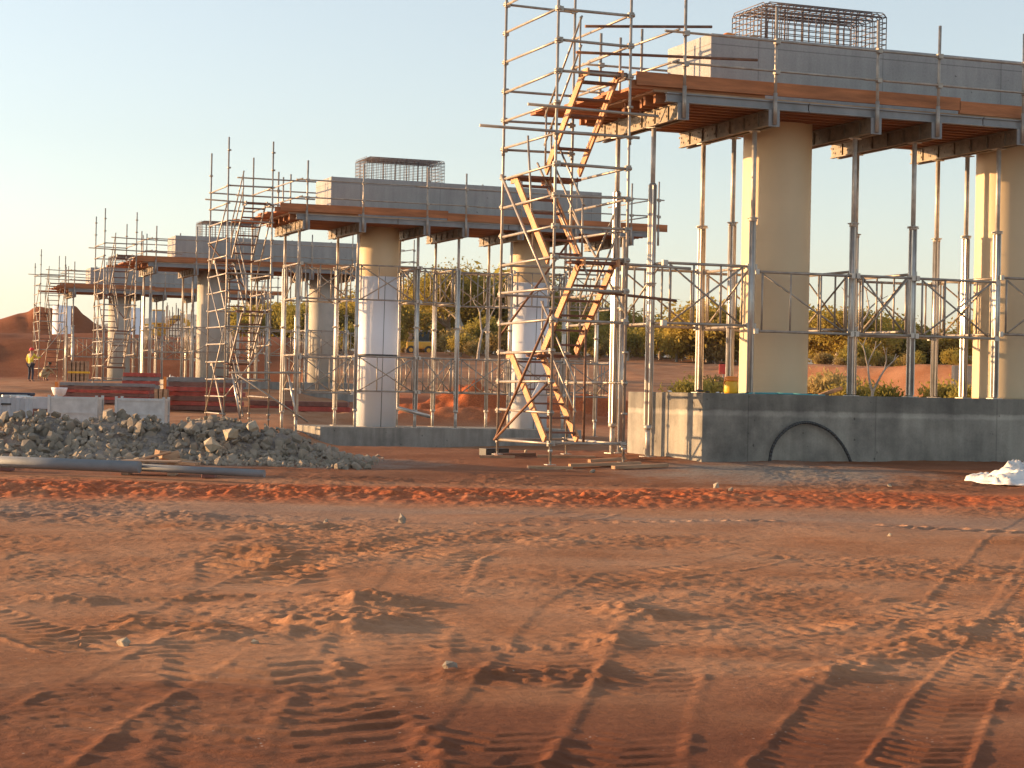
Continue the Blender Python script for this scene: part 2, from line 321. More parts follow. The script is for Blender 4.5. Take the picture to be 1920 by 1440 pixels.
def ground_mat():
    m = bpy.data.materials.new('earth'); m.use_nodes = True; t = m.node_tree; N, L = t.nodes, t.links
    p = N['Principled BSDF']; p.inputs['Roughness'].default_value = .95; p.inputs['Specular IOR Level'].default_value = .15
    at_ = N.new('ShaderNodeAttribute'); at_.attribute_name = 'soil'; sp = N.new('ShaderNodeSeparateColor'); L.new(at_.outputs['Color'], sp.inputs[0])
    tc = N.new('ShaderNodeTexCoord')
    def noise(s, d, r=.6):
        n = N.new('ShaderNodeTexNoise'); n.inputs['Scale'].default_value = s; n.inputs['Detail'].default_value = d; n.inputs['Roughness'].default_value = r
        L.new(tc.outputs['Object'], n.inputs['Vector']); return n.outputs[0]
    def ramp(src, a, ca, b, cb):
        r = N.new('ShaderNodeValToRGB'); e = r.color_ramp.elements; e[0].position = a; e[0].color = (*ca, 1); e[1].position = b; e[1].color = (*cb, 1)
        L.new(src, r.inputs[0]); return r.outputs[0]
    def mix(f, a, b, mode='MIX'):
        x = N.new('ShaderNodeMix'); x.data_type = 'RGBA'; x.blend_type = mode
        if isinstance(f, float): x.inputs[0].default_value = f
        else: L.new(f, x.inputs[0])
        L.new(a, x.inputs[6]); L.new(b, x.inputs[7]); return x.outputs[2]
    big = noise(.9, 8); fine = noise(18, 6, .7)
    dry = ramp(big, .35, (.36,.155,.07), .65, (.46,.24,.13))
    redc = ramp(fine, .35, (.33,.075,.027), .7, (.56,.165,.055))
    gry = ramp(fine, .3, (.19,.165,.14), .75, (.34,.30,.26))
    dark_shade_col = ramp(big, .35, (.165,.055,.024), .65, (.24,.09,.042))
    c = mix(sp.outputs[2], dry, dark_shade_col); c = mix(sp.outputs[1], c, gry); c = mix(sp.outputs[0], c, redc)
    c = mix(1.0, c, ramp(fine, .3, (.78,.76,.74), .7, (1.12,1.10,1.08)), 'MULTIPLY')
    vo = N.new('ShaderNodeTexVoronoi'); vo.inputs['Scale'].default_value = 26; L.new(tc.outputs['Object'], vo.inputs['Vector'])
    sel = ramp(vo.outputs['Distance'], .10, (1,)*3, .16, (0,)*3); wh = ramp(noise(3.3, 2), .58, (0,)*3, .66, (1,)*3)
    pb = mix(1.0, sel, wh, 'MULTIPLY'); c2 = N.new('ShaderNodeRGB'); c2.outputs[0].default_value = (.46,.38,.31,1)
    c = mix(pb, c, c2.outputs[0])
    L.new(c, p.inputs['Base Color'])
    bp = N.new('ShaderNodeBump'); bp.inputs['Strength'].default_value = .8; bp.inputs['Distance'].default_value = .022
    L.new(noise(14, 9, .72), bp.inputs['Height']); L.new(bp.outputs[0], p.inputs['Normal'])
    return m
gme.materials.append(ground_mat())
gob = bpy.data.objects.new('ground', gme); COL.objects.link(gob); gob['kind'] = 'structure'

# distant hills
def ridge(name, b, pts, m, depth):
    vs, fs = [], []; n = 260
    xs = np.linspace(pts[0][0], pts[-1][0], n); hs = np.interp(xs, [p[0] for p in pts], [p[1] for p in pts])
    for j, (db, k) in enumerate(((0, 0), (depth*.35, .62), (depth*.6, 1), (depth, 0))):
        for i in range(n):
            r_ = vnoise(np.array([i*.13]), np.array([j*3.7+b]), 61)[0]+.5*vnoise(np.array([i*.41]), np.array([j*1.7+b]), 62)[0]
            h = hs[i]*k*(1+.14*r_); x, y = uv(xs[i]*(1+db/b), b+db+r_*depth*.1); vs.append((x, y, 4+h-6*(k == 0)))
    for j in range(3):
        for i in range(n-1): fs.append((j*n+i, j*n+i+1, (j+1)*n+i+1, (j+1)*n+i))
    o = MB().add(vs, fs, True).build(name, m); o['kind'] = 'structure'; return o
M['hill'] = mat('hill_scrub', (.14,.14,.12), .9, 0, .25, .02)
ridge('hills', 2600, [(-1800,60),(-900,72),(-620,78),(-520,96),(-430,110),(-330,100),(-200,75),(-60,88),(60,92),(150,96),(230,98),(330,92),(420,98),(560,84),(700,86),(1200,70),(1900,50)], M['hill'], 900)

# ------------------------------------------------------------------ piers
U0, V0, SU, SV, ZT, WD, LN = 14.61, 29.68, .25, 25.22, 6.11, 1.74, 8.56
C1, C2, VC, CR = 1.72, 6.54, .78, .6
BEAR = [-.97, .69, 2.63, 3.82, 5.55, 7.3, 9.1]
ZB, ZJ = 4.46, 4.73        # bearer bottom, top
FOOT = [(0.02, -1.35), (-1.16, -2.0), (.15, -1.1), (.12, -.4)]
WORD = ['nearest', 'second', 'third', 'fourth']
def tubes_cage(g, x0, x1, y0, y1, z0, z1, r=.011):
    nx, ny, nz_ = 17, 9, 7
    for i in range(nx+1):
        x = x0+(x1-x0)*i/nx
        g.path([(x,y0,z0),(x,y0,z1-.08),(x,y0+.08,z1),(x,y1-.08,z1),(x,y1,z1-.08),(x,y1,z0)], r, 5)
    for j in range(ny+1):
        y = y0+(y1-y0)*j/ny
        g.path([(x0,y,z0),(x0,y,z1-.08),(x0+.08,y,z1),(x1-.08,y,z1),(x1,y,z1-.08),(x1,y,z0)], r, 5)
    for k in range(nz_):
        z = z0+.05+(z1-z0-.12)*k/(nz_-1); g.path([(x0,y0,z),(x1,y0,z),(x1,y1,z),(x0,y1,z),(x0,y0,z)], r, 5)
    for k in range(4):
        y = y0+(y1-y0)*(k+.5)/4; g.tube((x0,y,z1-.05),(x1,y,z1-.05), r*1.5, 5); g.tube((x0+.3,y,z1+.015),(x1-.2,y,z1+.015), r*1.4, 5)
    for i in range(6):
        x = x0+.3+(x1-x0-.6)*i/5; g.tube((x,(y0+y1)/2-.1,z0),(x,(y0+y1)/2-.1,z1+.03), .016, 5)
def pier(k):
    ox, oy = U0+k*SU, V0+k*SV
    lab = ['grey concrete bridge pier nearest the camera, two cream columns on a high footing',
           'second bridge pier with two white wrapped columns under a grey headstock',
           'third bridge pier back, slim grey columns half sunlit under its headstock',
           'fourth bridge pier at far left, seen between scaffold towers beside the red bank'][k]
    r_ = empty('bridge_pier', (ox, oy, 0), 0, lab, 'bridge pier', 'bridge piers in a row')
    L_ = LN
    g = MB().span((0, 0, 4.93), (L_, WD, ZT)); g.build('headstock', M['headstock'], r_, .02)
    zt, zb = FOOT[k]
    for j, c in enumerate((C1, C2)):
        if k == 0:
            prof = []; z = zt-.02
            while z < 4.9: prof += [(CR, z), (CR+.0015, z+.06), (CR, z+.12)]; z += .14
            o = MB().lathe(prof+[(CR, 4.93)], (c, VC, 0), 48).build('column', M['cream'], r_)
        elif k == 1:
            zs = 3.28
            o = MB().lathe([(CR, zs-.01), (CR+.006, zs), (CR+.006, 4.0), (CR-.002, 4.02), (CR, 4.93)], (c, VC, 0), 48).build('column', M['cream'], r_)
            w_ = MB().lathe([(CR+.012, zt), (CR+.015, zs)], (c, VC, 0), 48).build('plastic_wrap', M['white'], o)
            MB().tube((c-.02, VC-CR-.016, zt), (c+.03, VC-CR-.016, zs), .008, 6).build('seam', M['black'], o)
            MB().lathe([(CR+.016, 0), (CR+.022, .01), (CR+.022, .04), (CR+.016, .05)], (c, VC, .93), 48).build('strap', M['black'], o)
        else:
            o = MB().lathe([(CR, zt-.02), (CR, 1.6), (CR+.003, 1.61), (CR+.003, 3.3), (CR, 3.31), (CR, 4.93)], (c, VC, 0), 40).build('column', M['colgrey'], r_)
    g = MB(); fx0 = -.36
    g.span((fx0, -.68, zb), (7.75, 2.35, zt)); 
    g.build('footing', M['footing'] if k == 0 else M['footing2'], r_, .015)
    if k == 0: MB().span((7.75, -.66, zb), (LN+1, 2.3, zt-.01)).build('footing', M['footing2'], r_, .015)
    g = MB(); tubes_cage(g, 1.15, 3.55, .25, 1.5, ZT-.02, ZT+.68, .008 if k else .009); g.build('rebar_cage', M['rebar'], r_)
    return r_
for k in range(4): pier(k)
# a fifth pair of bare white columns beyond the red bank
for j, c in enumerate((C1, C2)):
    x, y = U0+4*SU+c, V0+4*SV+VC
    o = MB().lathe([(CR, 0), (CR+.004, 1.5), (CR, 5.0)], (0,0,0), 32).build('pier_column', M['white'])
    o.location = (x, y, 0); tag(o, ['lone white column left behind the farthest scaffold tower', 'white column standing behind the fourth pier beyond the bank'][j], 'column', 'unfinished columns of the fifth pier')

# ------------------------------------------------------------------ formwork platforms
def channel(g, p, q, w_, h, t=.02, n=12):
    # open channel along Y with web holes shown as short lips
    x, y0, z = p; y1 = q[1]
    g.span((x-t/2, y0, z+t), (x+t/2, y1, z+h-t)); g.span((x-w_/2, y0, z), (x+w_/2, y1, z+t)); g.span((x-w_/2, y0, z+h-t), (x+w_/2, y1, z+h))
def platform(k):
    ox, oy = U0+k*SU, V0+k*SV; rr = random.Random(50+k)
    lab = ['big timber and steel formwork platform nearest the camera, under the highest headstock',
           'second formwork platform with long orange toe boards under the middle headstock',
           'third formwork platform, behind the second scaffold tower', 'fourth formwork platform at far left, end lit orange beside a scaffold tower'][k]
    r_ = empty('formwork_platform', (ox, oy, 0), 0, lab, 'formwork platform', 'formwork platforms around the headstocks')
    y0, y1 = -.98, 2.42
    for x in BEAR:
        g = MB()
        for s in (-1, 1):
            channel(g, (x+s*.075, y0, ZB), (0, y1), .07, ZJ-ZB)
        n = 13
        for i in range(n):
            y = y0+.12+(y1-y0-.24)*i/(n-1)
            for s in (-1, 1):
                g.tube((x+s*.115, y, ZB+.09), (x+s*.125, y, ZB+.09), .022, 6); g.tube((x+s*.115, y+.08, ZB+.18), (x+s*.125, y+.08, ZB+.18), .022, 6)
                if i % 2: g.span((x+s*.09-.02, y-.04, ZB+.03), (x+s*.09+.02, y+.0, ZJ-.03))
        b = g.build('bearer', M['bearer'], r_)
        MB().span((x-.10, y0-.03, ZB-.01), (x+.10, y0-.002, ZJ-.004)).build('end_plate', M['alu'], b)
        for i in range(5):
            y = y0+.5+i*.6; g2 = 0
    # joists
    g = MB(); j = 0
    y = y0+.28
    while y < y1-.1:
        MB().span((-1.35+rr.uniform(-.1,.1), y-.04, ZJ+.003), (LN+1.2, y+.04, ZJ+.157)).build('joist', M['joist'], r_); y += .30
    for yy in (y0+.05, y1-.05):
        x = -1.25
        while x < LN+.9:
            x2 = min(x+rr.choice((2.6, 3.4, 3.0)), LN+1.25); g = MB()
            g.span((x, yy-.02, ZJ+.02), (x2, yy+.02, ZJ+.14)); g.span((x, yy-.05, ZJ+.003), (x2, yy+.05, ZJ+.025)); g.span((x, yy-.05, ZJ+.135), (x2, yy+.05, ZJ+.157))
            g.build('edge_beam', M['alu'], r_); x = x2+.02
    MB().span((-1.45, y0+.1, ZJ+.16), (LN+1.3, y1-.1, ZJ+.195)).build('deck', M['oldtimber'], r_)
    # toe boards
    xs = [-1.75, 4.35, LN+1.75] if k == 0 else [-1.7, 3.3, LN+1.8]
    for i, (a_, b_) in enumerate(zip(xs, xs[1:])):
        dz = rr.uniform(-.02, .02)+(.03 if i == 0 else 0)
        g = MB(); m_ = Matrix.Rotation(rr.uniform(-.004,.004), 3, 'Y'); g.box(((a_+b_)/2, y0+.105, ZJ+.315+dz), (b_-a_+.02, .045, .22), m_); g.build('toe_board', M['timber'], r_, .004)
    MB().span((-1.85, y0+.14, ZJ+.20), (.6, y0+.19, ZJ+.34)).build('toe_board', M['timber'], r_)
    MB().span((-1.5, y1-.12, ZJ+.20), (LN+1.5, y1-.07, ZJ+.42)).build('toe_board', M['timber'], r_)
    for y in np.arange(y0+.3, y1-.3, .5):   # ends of the deck boards, some overhanging towards the tower
        MB().span((-1.75-rr.uniform(0,.25), y, ZJ+.20), (-.25, y+.42, ZJ+.25)).build('deck_board', M['timber'], r_)
    MB().span((-2.55, 1.25, ZJ+.06), (-1.3, 1.62, ZJ+.115)).build('deck_board', M['timber'], r_)
    MB().span((-2.5, 1.68, ZJ+.05), (-1.3, 1.95, ZJ+.10)).build('deck_board', M['timber'], r_)
    # guard rails
    for yy, si in ((y0-.05, 0), (y1+.05, 1)):
        for x in BEAR + ([10.0] if si == 0 and k else []):
            g = MB(); t_ = rr.uniform(-.015, .015)
            g.tube((x, yy, ZB+.05), (x+t_, yy, 6.37+rr.uniform(-.06,.06)), .027); g.tube((x, yy, ZB+.02), (x, yy, 5.0), .036)
            for z in (5.35, 5.85): g.box((x, yy-.03, z), (.09, .09, .08))
            g.build('guardrail_post', M['tube'], r_)
        for z in (5.35, 5.85):
            x = -1.32+rr.uniform(-.1,.1)
            while x < LN+.6:
                x2 = min(x+rr.choice((3.8, 5.6)), LN+1.6)
                MB().tube((x, yy-.05, z+rr.uniform(-.01,.01)), (x2, yy-.05, z+rr.uniform(-.015,.015)), .021).build('guardrail', M['tube'], r_); x = x2-.25
    for z in (5.40, 5.90):
        for x in (-1.15, LN+1.35):
            MB().tube((x, y0-.2, z-.02), (x, y1+.2, z+.03), .021).build('guardrail', M['tube'], r_)
    for x in (-1.1,):
        for y in (.4, 1.3): MB().tube((x, y, ZJ), (x, y, 6.15), .024).build('guardrail_post', M['tube'], r_)
    return r_
for k in range(4): platform(k)

# ------------------------------------------------------------------ props
def make_prop(h, tall):
    r_ = empty('shoring_prop')
    MB().span((-.1,-.1,0),(.1,.1,.012)).build('base_plate', M['propsteel'], r_)
    z0 = .012
    if tall:
        g = MB().tube((0,0,z0),(0,0,.52),.045,10); g.tube((0,0,.46),(0,0,.53),.075,10); g.build('base_jack', M['propsteel'], r_); z0 = .5
    zm = h*.66 if not tall else h*.83
    g = MB(); g.tube((0,0,z0),(0,0,zm),.055,12)
    for i in range(4):
        a = math.pi/4+i*math.pi/2; g.bar((.06*math.cos(a),.06*math.sin(a),z0+.02),(.06*math.cos(a),.06*math.sin(a),zm-.02),.018,.018)
    g.build('outer_tube', M['prop'], r_)
    zc = h*.52 if tall else zm
    g = MB(); g.tube((0,0,zc-.02),(0,0,zc+.05),.07,10); g.bar((-.12,0,zc+.015),(.12,0,zc+.015),.02,.02)
    g.tube((0,0,zc+.03),(0,0,zc+.045),.1,10); g.build('collar', M['propsteel'], r_)
    MB().tube((0,0,zm-.1),(0,0,h-.015),.041,10).build('inner_tube', M['propsteel'], r_)
    MB().span((-.09,-.09,h-.015),(.09,.09,h-.001)).build('head_plate', M['propsteel'], r_)
    return r_
ORD = ['first', 'second', 'third', 'fourth', 'fifth', 'sixth', 'seventh']
PROTO = {}
PROPS = {}
def place_prop(x, y, zb, h, tall, label, k):
    key = (round(h, 2), tall)
    if key not in PROTO: PROTO[key] = o = make_prop(h, tall)
    else: o = copy_tree(PROTO[key])
    o.location = (x, y, zb); o.rotation_euler.z = rng.uniform(0, 1.5)
    tag(o, label, 'prop', 'adjustable props under the %s platform' % WORD[k]); PROPS.setdefault(k, []).append((x, y, zb)); return o
for k in range(4):
    ox, oy = U0+k*SU, V0+k*SV; zt = FOOT[k][0]
    for i, bx in enumerate(BEAR):
        for row, dy in (('front', -.32), ('rear', 1.62)):
            x = ox+bx; y = oy+dy
            if k > 0: x += rng.uniform(-.05,.05); y += rng.uniform(-.1,.1)
            on = bx > -.36 and bx < 8.6
            zb = zt if on else ground_z(x, y)-.01
            if k == 0 and bx < -.3: zb = -1.07
            if k == 0 and row == 'front' and i == 0: y += .45
            place_prop(x, y, zb, ZB-zb, (ZB-zb) > 4.6, '%s prop under the %s bearer from the left, %s platform' % (row, ORD[i], WORD[k]), k)
place_prop(15.42, 30.35, .02, ZB-.02, False, 'middle prop left of the nearest cream column, between front and rear props', 0)
place_prop(20.27, 30.50, .02, ZB-.02, False, 'middle prop left of the right cream column, nearest pier', 0)
o = place_prop(13.62, 30.9, -1.05, 3.75, False, 'short prop with bare plate on top, left end of nearest platform', 0)

# ------------------------------------------------------------------ bracing frames
def make_frame(L_, h=1.0, single=False):
    r_ = empty('bracing_frame')
    for z in (0, h): MB().tube((.05,0,z),(L_-.05,0,z),.024).build('rail', M['tube'], r_)
    for x in (.16, L_*.36, L_*.66, L_-.16) if L_ > 1.6 else (.16, L_-.16): MB().tube((x,0,.0),(x,0,h),.018).build('strut', M['tube'], r_)
    MB().tube((.18,.03,h-.03),(L_-.18,.03,.03),.017).build('brace', M['tube'], r_)
    if not single: MB().tube((.18,-.03,.03),(L_-.18,-.03,h-.03),.017).build('brace', M['tube'], r_)
    for x in (.05, L_-.05):
        for z in (0, h): MB().box((x,0,z),(.07,.08,.09)).build('clamp', M['propsteel'], r_)
    return r_
def place_frame(x, y, z, L_, rz, label, k, h=1.0, single=False):
    key = ('f', round(L_, 2), h, single)
    if key not in PROTO: PROTO[key] = o = make_frame(L_, h, single)
    else: o = copy_tree(PROTO[key])
    o.location = (x, y, z); o.rotation_euler.z = rz
    return tag(o, label, 'bracing frame', 'bracing frames between the props of the %s platform' % WORD[k])
for k in range(4):
    ox, oy = U0+k*SU, V0+k*SV
    levels = [('', 1.12)] if k == 0 else [('upper ', 2.5), ('lower ', -.15)] if k == 1 else [('', 1.3)]
    for nm, z in levels:
        for i in range(6):
            L_ = BEAR[i+1]-BEAR[i]
            for row, dy in (('front', -.32), ('rear', 1.62)):
                if k == 0 and row == 'front' and i == 0: dy = -.2
                place_frame(ox+BEAR[i], oy+dy+(.08 if row == 'rear' else -.08), z+rng.uniform(-.05,.05)+(.06 if row == 'rear' else 0), L_, rng.uniform(-.02,.02),
                            '%s%s frame between %s and %s bearers, %s platform' % (nm, row, ORD[i], ORD[i+1], WORD[k]), k, 1.0, row == 'rear' or (k == 0 and i == 1))
        for i in range(7):
            place_frame(ox+BEAR[i]+.07, oy-.32, z+.05, 1.94, math.pi/2, '%sside frame from front to rear under the %s bearer, %s platform' % (nm, ORD[i], WORD[k]), k, 1.0, True)

# ------------------------------------------------------------------ scaffold stair towers
def tower(k, ox, oy, zb, tops, lv):
    lab = ['tall steel scaffold stair tower in the foreground beside the nearest platform', 'second scaffold stair tower, left of the white column',
           'third scaffold stair tower, left of the third platform', 'farthest scaffold stair tower at far left beside the worker'][k]
    r_ = empty('scaffold_tower', (ox, oy, 0), 0, lab, 'scaffold tower', 'scaffold stair towers')
    rr = random.Random(90+k); WU, WV = 1.27, 2.44
    legs = [(0,0), (WU,0), (0,WV), (WU,WV)]
    for i, (x, y) in enumerate(legs):
        zz = zb[i]; g = MB(); g.tube((x,y,zz+.05),(x+rr.uniform(-.02,.02),y,tops[i]), .0242, 8)
        z = -.84
        while z < zz+.15: z += .495
        while z < tops[i]-.2:
            g.tube((x,y,z-.02),(x,y,z+.02), .056, 6); z += .495
        for z in (1.1, 4.0): g.tube((x,y,z),(x,y,z+.12), .031, 8)
        s = g.build('standard', M['tube'], r_)
        b = MB(); b.tube((x,y,zz-.0),(x,y,zz+.35),.018,8); b.box((x,y,zz+.002),(.15,.15,.01)); b.tube((x,y,zz+.2),(x,y,zz+.24),.04,6); b.build('base_jack', M['propsteel'], s)
    def led(p, q, r=.022, m='tube', nm='ledger'):
        j = rr.uniform(-.012,.012); g = MB().tube((p[0],p[1],p[2]+j),(q[0],q[1],q[2]+rr.uniform(-.02,.02)), r)
        if k == 0 and nm == 'ledger':
            g.box((p[0],p[1],p[2]+j),(.075,.075,.085)); g.box((q[0],q[1],q[2]),(.075,.075,.085))
        g.build(nm, M[m], r_)
    Z = lambda n: -.84+.495*n
    kmin = math.ceil((max(zb)+.15+.84)/.495-.01)
    for n in lv['L']:
        if n >= kmin: led((0,.03,Z(n)), (0,WV-.03,Z(n)))
    for n in lv['Rt']:
        if n >= kmin: led((WU,.03,Z(n)), (WU,WV-.03,Z(n)))
    for n in lv['F']:
        if n >= kmin: led((.03,0,Z(n)), (WU-.03,0,Z(n)), .024)
    for n in lv['B']:
        if n >= kmin: led((.03,WV,Z(n)), (WU-.03,WV,Z(n)))
    def flight(x0, x1, yb, zb_, yt, zt_, side):
        f = empty('stair_flight'); f.parent = r_
        for x in (x0, x1):
            g = MB(); g.bar((x,yb,zb_),(x,yt,zt_),.035,.15 if k == 0 else .07); s = 1 if yt < yb else -1
            g.box((x, yt-s*.10, zt_+.0), (.035, .24, .12)); g.build('stringer', M['stair' if k == 0 else 'tube'], f)
        n = 6
        for i in range(n):
            t = (i+.5)/n; y = yb+(yt-yb)*t; z = zb_+(zt_-zb_)*t
            MB().box(((x0+x1)/2, y, z), (x1-x0-.04, .20, .03)).build('tread', M['tread'], f)
        for h in (.45, .92):
            MB().tube((side, yb, zb_+h), (side, yt, zt_+h), .018).build('handrail', M['tube'], f)
        for t in (.04, .96):
            y = yb+(yt-yb)*t; z = zb_+(zt_-zb_)*t; MB().tube((side,y,z),(side,y,z+.98), .018).build('handrail', M['tube'], f)
    def landing(x0, x1, y0, y1, z):
        g = MB()
        for i in range(3):
            g.span((x0+.01, y0+(y1-y0)*i/3+.006, z-.045), (x1-.01, y0+(y1-y0)*(i+1)/3-.006, z))
        g.build('landing', M['tread'], r_)
    rl, ll = (.50, 1.10), (.06, .62)
    flight(*rl, 1.70, 3.68, .15, 5.12, rl[0]-.04); flight(*ll, .38, 2.10, 1.95, 3.56, ll[0]+.6)
    flight(*rl, 1.68, .66, .15, 2.08, rl[1]+.04); landing(.04, 1.20, 1.80, 2.38, 3.62); landing(.30, 1.22, .02, .3, 2.1); landing(.50, 1.22, .0, .30, 5.16); landing(.45, 1.25, 1.80, 2.38, .62)
    if min(zb) < -.5: flight(*ll, .38, max(zb)+.3, 2.0, .60, ll[1]-.04)
    # diagonal braces
    if k == 0:
        led((-.03,-.03,1.28), (-.03,WV,-.80), .024, 'rust', 'brace'); led((-.06,.05,.12), (-.06,WV,-.84), .022, 'rust', 'brace')
        led((-.03,WV,3.66), (-.03,0,1.55), .024, 'tube', 'brace'); led((WU+.03,0,1.2), (WU+.03,WV,3.1), .022, 'tube', 'brace')
        led((.55,WV-.2,3.9), (.62,0.1,1.9), .02, 'tube', 'brace'); led((0,WV+.03,.9), (WU,WV+.03,2.6), .02, 'rust', 'brace')
        led((-1.30,.0,4.14), (WU+.15,-.05,4.13), .0242, 'tube', 'tie_tube'); led((-.52,-.05,4.53), (1.75,-.05,4.50), .0242, 'tube', 'tie_tube')
        led((.37,.15,5.45), (3.63,.15,5.58), .024, 'rust', 'tie_tube'); led((.62,.4,5.92), (2.9,.4,6.13), .024, 'rust', 'tie_tube')
        led((1.2,.4,2.1), (2.6,.4,2.08), .0242, 'tube', 'tie_tube'); led((.95,.4,1.62), (2.35,.4,1.52), .024, 'rust', 'tie_tube')
        led((-.03,1.2,Z(10)+.1), (.12,1.2,2.2), .02, 'tube', 'brace')
        led((.62,.12,-.85),(.62,.12,1.0), .022, 'rust', 'brace')
        f = MB(); a = at(1018,712,v=29.4)-Vector((ox,oy,0)); b_ = at(1000,745,v=29.4)-Vector((ox,oy,0))
        f.bar(a, b_, .012, .07); f.build('tag', M['paper'], r_)
    else:
        led((-.03,0,Z(12)), (-.03,WV,Z(8)), .02, 'tube', 'brace'); led((-.03,WV,Z(8)), (-.03,0,Z(4)), .02, 'tube', 'brace')
        led((-.03,0,Z(5)), (-.03,WV,max(zb)+.4), .02, 'tube', 'brace'); led((WU+.03,0,Z(12)), (WU+.03,WV,Z(7)), .02, 'tube', 'brace')
        led((0,-.04,Z(kmin+1)), (WU,-.04,Z(kmin+4)+.2), .02, 'tube', 'brace'); led((0,WV+.04,Z(10)), (WU,WV+.04,Z(7)), .02, 'rust', 'brace')
        led((-.6,.3,5.0+.2*k), (3.2,.3,4.9+.2*k), .022, 'tube', 'tie_tube'); led((.3,.3,5.86), (2.6,.3,5.84), .022, 'tube', 'tie_tube'); led((.3,.4,5.37), (2.6,.4,5.36), .022, 'tube', 'tie_tube')
        if k == 1:
            led((.35,-.5,-.95), (.2,0,.35), .03, 'prop', 'brace'); led((1.95,-.6,-.95), (1.8,0,.4), .03, 'prop', 'brace'); led((.3,-.2,.3), (2.3,-.5,-1.0), .025, 'tube', 'brace')
            led((.1,-.1,.33), (WU+.9,-.1,.36), .03, 'tube', 'brace')
    return r_
T_LV0 = dict(L=range(0,16), Rt=[0,2,4,5,6,7,8,9,12,13,14], F=[0,4,5,6,7,8,9,12,13,14], B=[0,3,5,6,10,11,12,15])
T_LV1 = dict(L=range(0,14), Rt=[1,2,4,6,7,8,9,11,12,13], F=[2,5,8,11,13], B=[3,6,9,12,13])
TOW = [(11.48, 28.8, [-1.25,-1.17,-1.16,-1.12], [7.95,7.9,7.7,7.85], T_LV0), (11.41+SU, 54.02, [-1.22]*4, [6.95,6.9,6.75,6.7], T_LV1),
       (11.6+2*SU, 79.24, [-.15]*4, [7.0,6.9,6.85,6.6], T_LV1), (11.9+3*SU, 104.46, [0]*4, [6.9,6.6,6.3,6.75], T_LV1)]
for k, (x, y, zb, tp, lv) in enumerate(TOW):
    zb = [ground_z(x+dx, y+dy)+.06 for dx, dy in ((0,0),(1.27,0),(0,2.44),(1.27,2.44))]
    tower(k, x, y, zb, tp, lv)
    if k == 0:
        names = ['two crossed grey sole boards under the front foot of the tall tower', 'long plank under the right front foot of the tall tower',
                 'short board under the left rear foot of the tall tower', 'plank under the rear right foot of the tall tower']
        for i, (dx, dy) in enumerate(((0,0),(1.27,0),(0,2.44),(1.27,2.44))):
            g = MB(); z = zb[i]-.05; ln = (.7,1.5,.6,1.0)[i]
            g.box((0,0,.025), (ln,.22,.045), Matrix.Rotation(-.35 if i else -.2, 3, 'Z'))
            if i == 0: g.box((.12,-.22,-.01), (.85,.2,.04), Matrix.Rotation(-.25, 3, 'Z'))
            o = g.build('sole_board', M['oldtimber']); o.location = (x+dx+(.35 if i == 1 else 0), y+dy, z-.02); tag(o, names[i], 'board', 'boards under the tower feet')

exec_parts = True
# ------------------------------------------------------------------ rubble
def rock_mesh(seed, m, sx=1):
    r2 = random.Random(seed); bm = bmesh.new()
    for _ in range(16):
        v = Vector((r2.gauss(0,1), r2.gauss(0,1), r2.gauss(0,1))).normalized()*r2.uniform(.75,1.05)
        bm.verts.new((v.x*r2.uniform(.9,1.1), v.y*.8, v.z*.65))
    bmesh.ops.convex_hull(bm, input=bm.verts[:]); 
    for v in [v for v in bm.verts if not v.link_faces]: bm.verts.remove(v)
    me = bpy.data.meshes.new('rock'); bm.to_mesh(me); bm.free(); me.materials.append(m); return me
ROCKS = [rock_mesh(s, M['rock']) for s in range(8)]; ROCKL = [rock_mesh(s+20, M['rocklight']) for s in range(3)]
def pile_h(a, b):
    h = 0
    for ca, ra in ((-7.6, 1.3), (-6.2, 1.6), (-4.8, 1.4), (-3.9, 1.0)):
        h = max(h, (.74 if ca != -3.9 else .56)*math.exp(-((a-ca)/ra)**2-((b-31.4)/1.15)**2))
    return h
rr = random.Random(5)
g = MB()
for _ in range(7000):
    a = rr.uniform(-9.6, -2.1); b = rr.uniform(29.4, 33.6); h = pile_h(a, b)
    if h < .04 and rr.random() < .86: continue
    s = rr.choice((.02,.025,.03,.035,.04,.05,.06,.08,.12)); x, y = uv(a, b); e = Euler((rr.uniform(0,6), rr.uniform(0,6), rr.uniform(0,6))).to_matrix()
    me = ROCKS[rr.randrange(8)]; z = -1.24+h*rr.uniform(.55, 1.0)
    vs = [Vector((x,y,z)) + (e @ v.co)*s for v in me.vertices]; g.add(vs, [tuple(p.vertices) for p in me.polygons])
tag(g.build('rubble', M['rock']), 'heap of grey broken rock spread beside the pipe at left', 'rubble', None, 'stuff')
for i in range(90):
    a = rr.uniform(-9.0, -2.3); b = rr.uniform(29.6, 31.4); h = pile_h(a, b); 
    if h < .12: h = .0; b = rr.uniform(29.4, 29.9)
    s = rr.uniform(.06, .125) if i % 6 else rr.uniform(.15, .20); x, y = uv(a, b); o = bpy.data.objects.new('boulder', ROCKS[i % 8]); COL.objects.link(o)
    o.location = (x, y, -1.24+h*.93+s*.1); o.scale = (s, s*rr.uniform(.8,1.1), s*rr.uniform(.8,1.1)); o.rotation_euler = (rr.uniform(0,6), rr.uniform(0,6), rr.uniform(0,6))
    tag(o, 'grey angular boulder lying in the heap of broken rock', 'boulder', 'grey boulders in the rubble heap')
for (X, Y, s, lb) in ((398,838,.22,'large sunlit tan boulder with a flat face near the right of the rubble'), (432,815,.20,'grey tan boulder behind the large sunlit one'),
                      (455,873,.15,'pale flat boulder resting beside the end of the pipe'), (475,800,.15,'rounded grey boulder high on the right of the rubble')):
    p = at(X, Y, fw=30.2); o = bpy.data.objects.new('boulder', ROCKL[hash(lb) % 3 if False else int(X) % 3]); COL.objects.link(o); o.location = p; o.scale = (s, s, s*1.05); o.rotation_euler = (.4, .2, X); tag(o, lb, 'boulder')

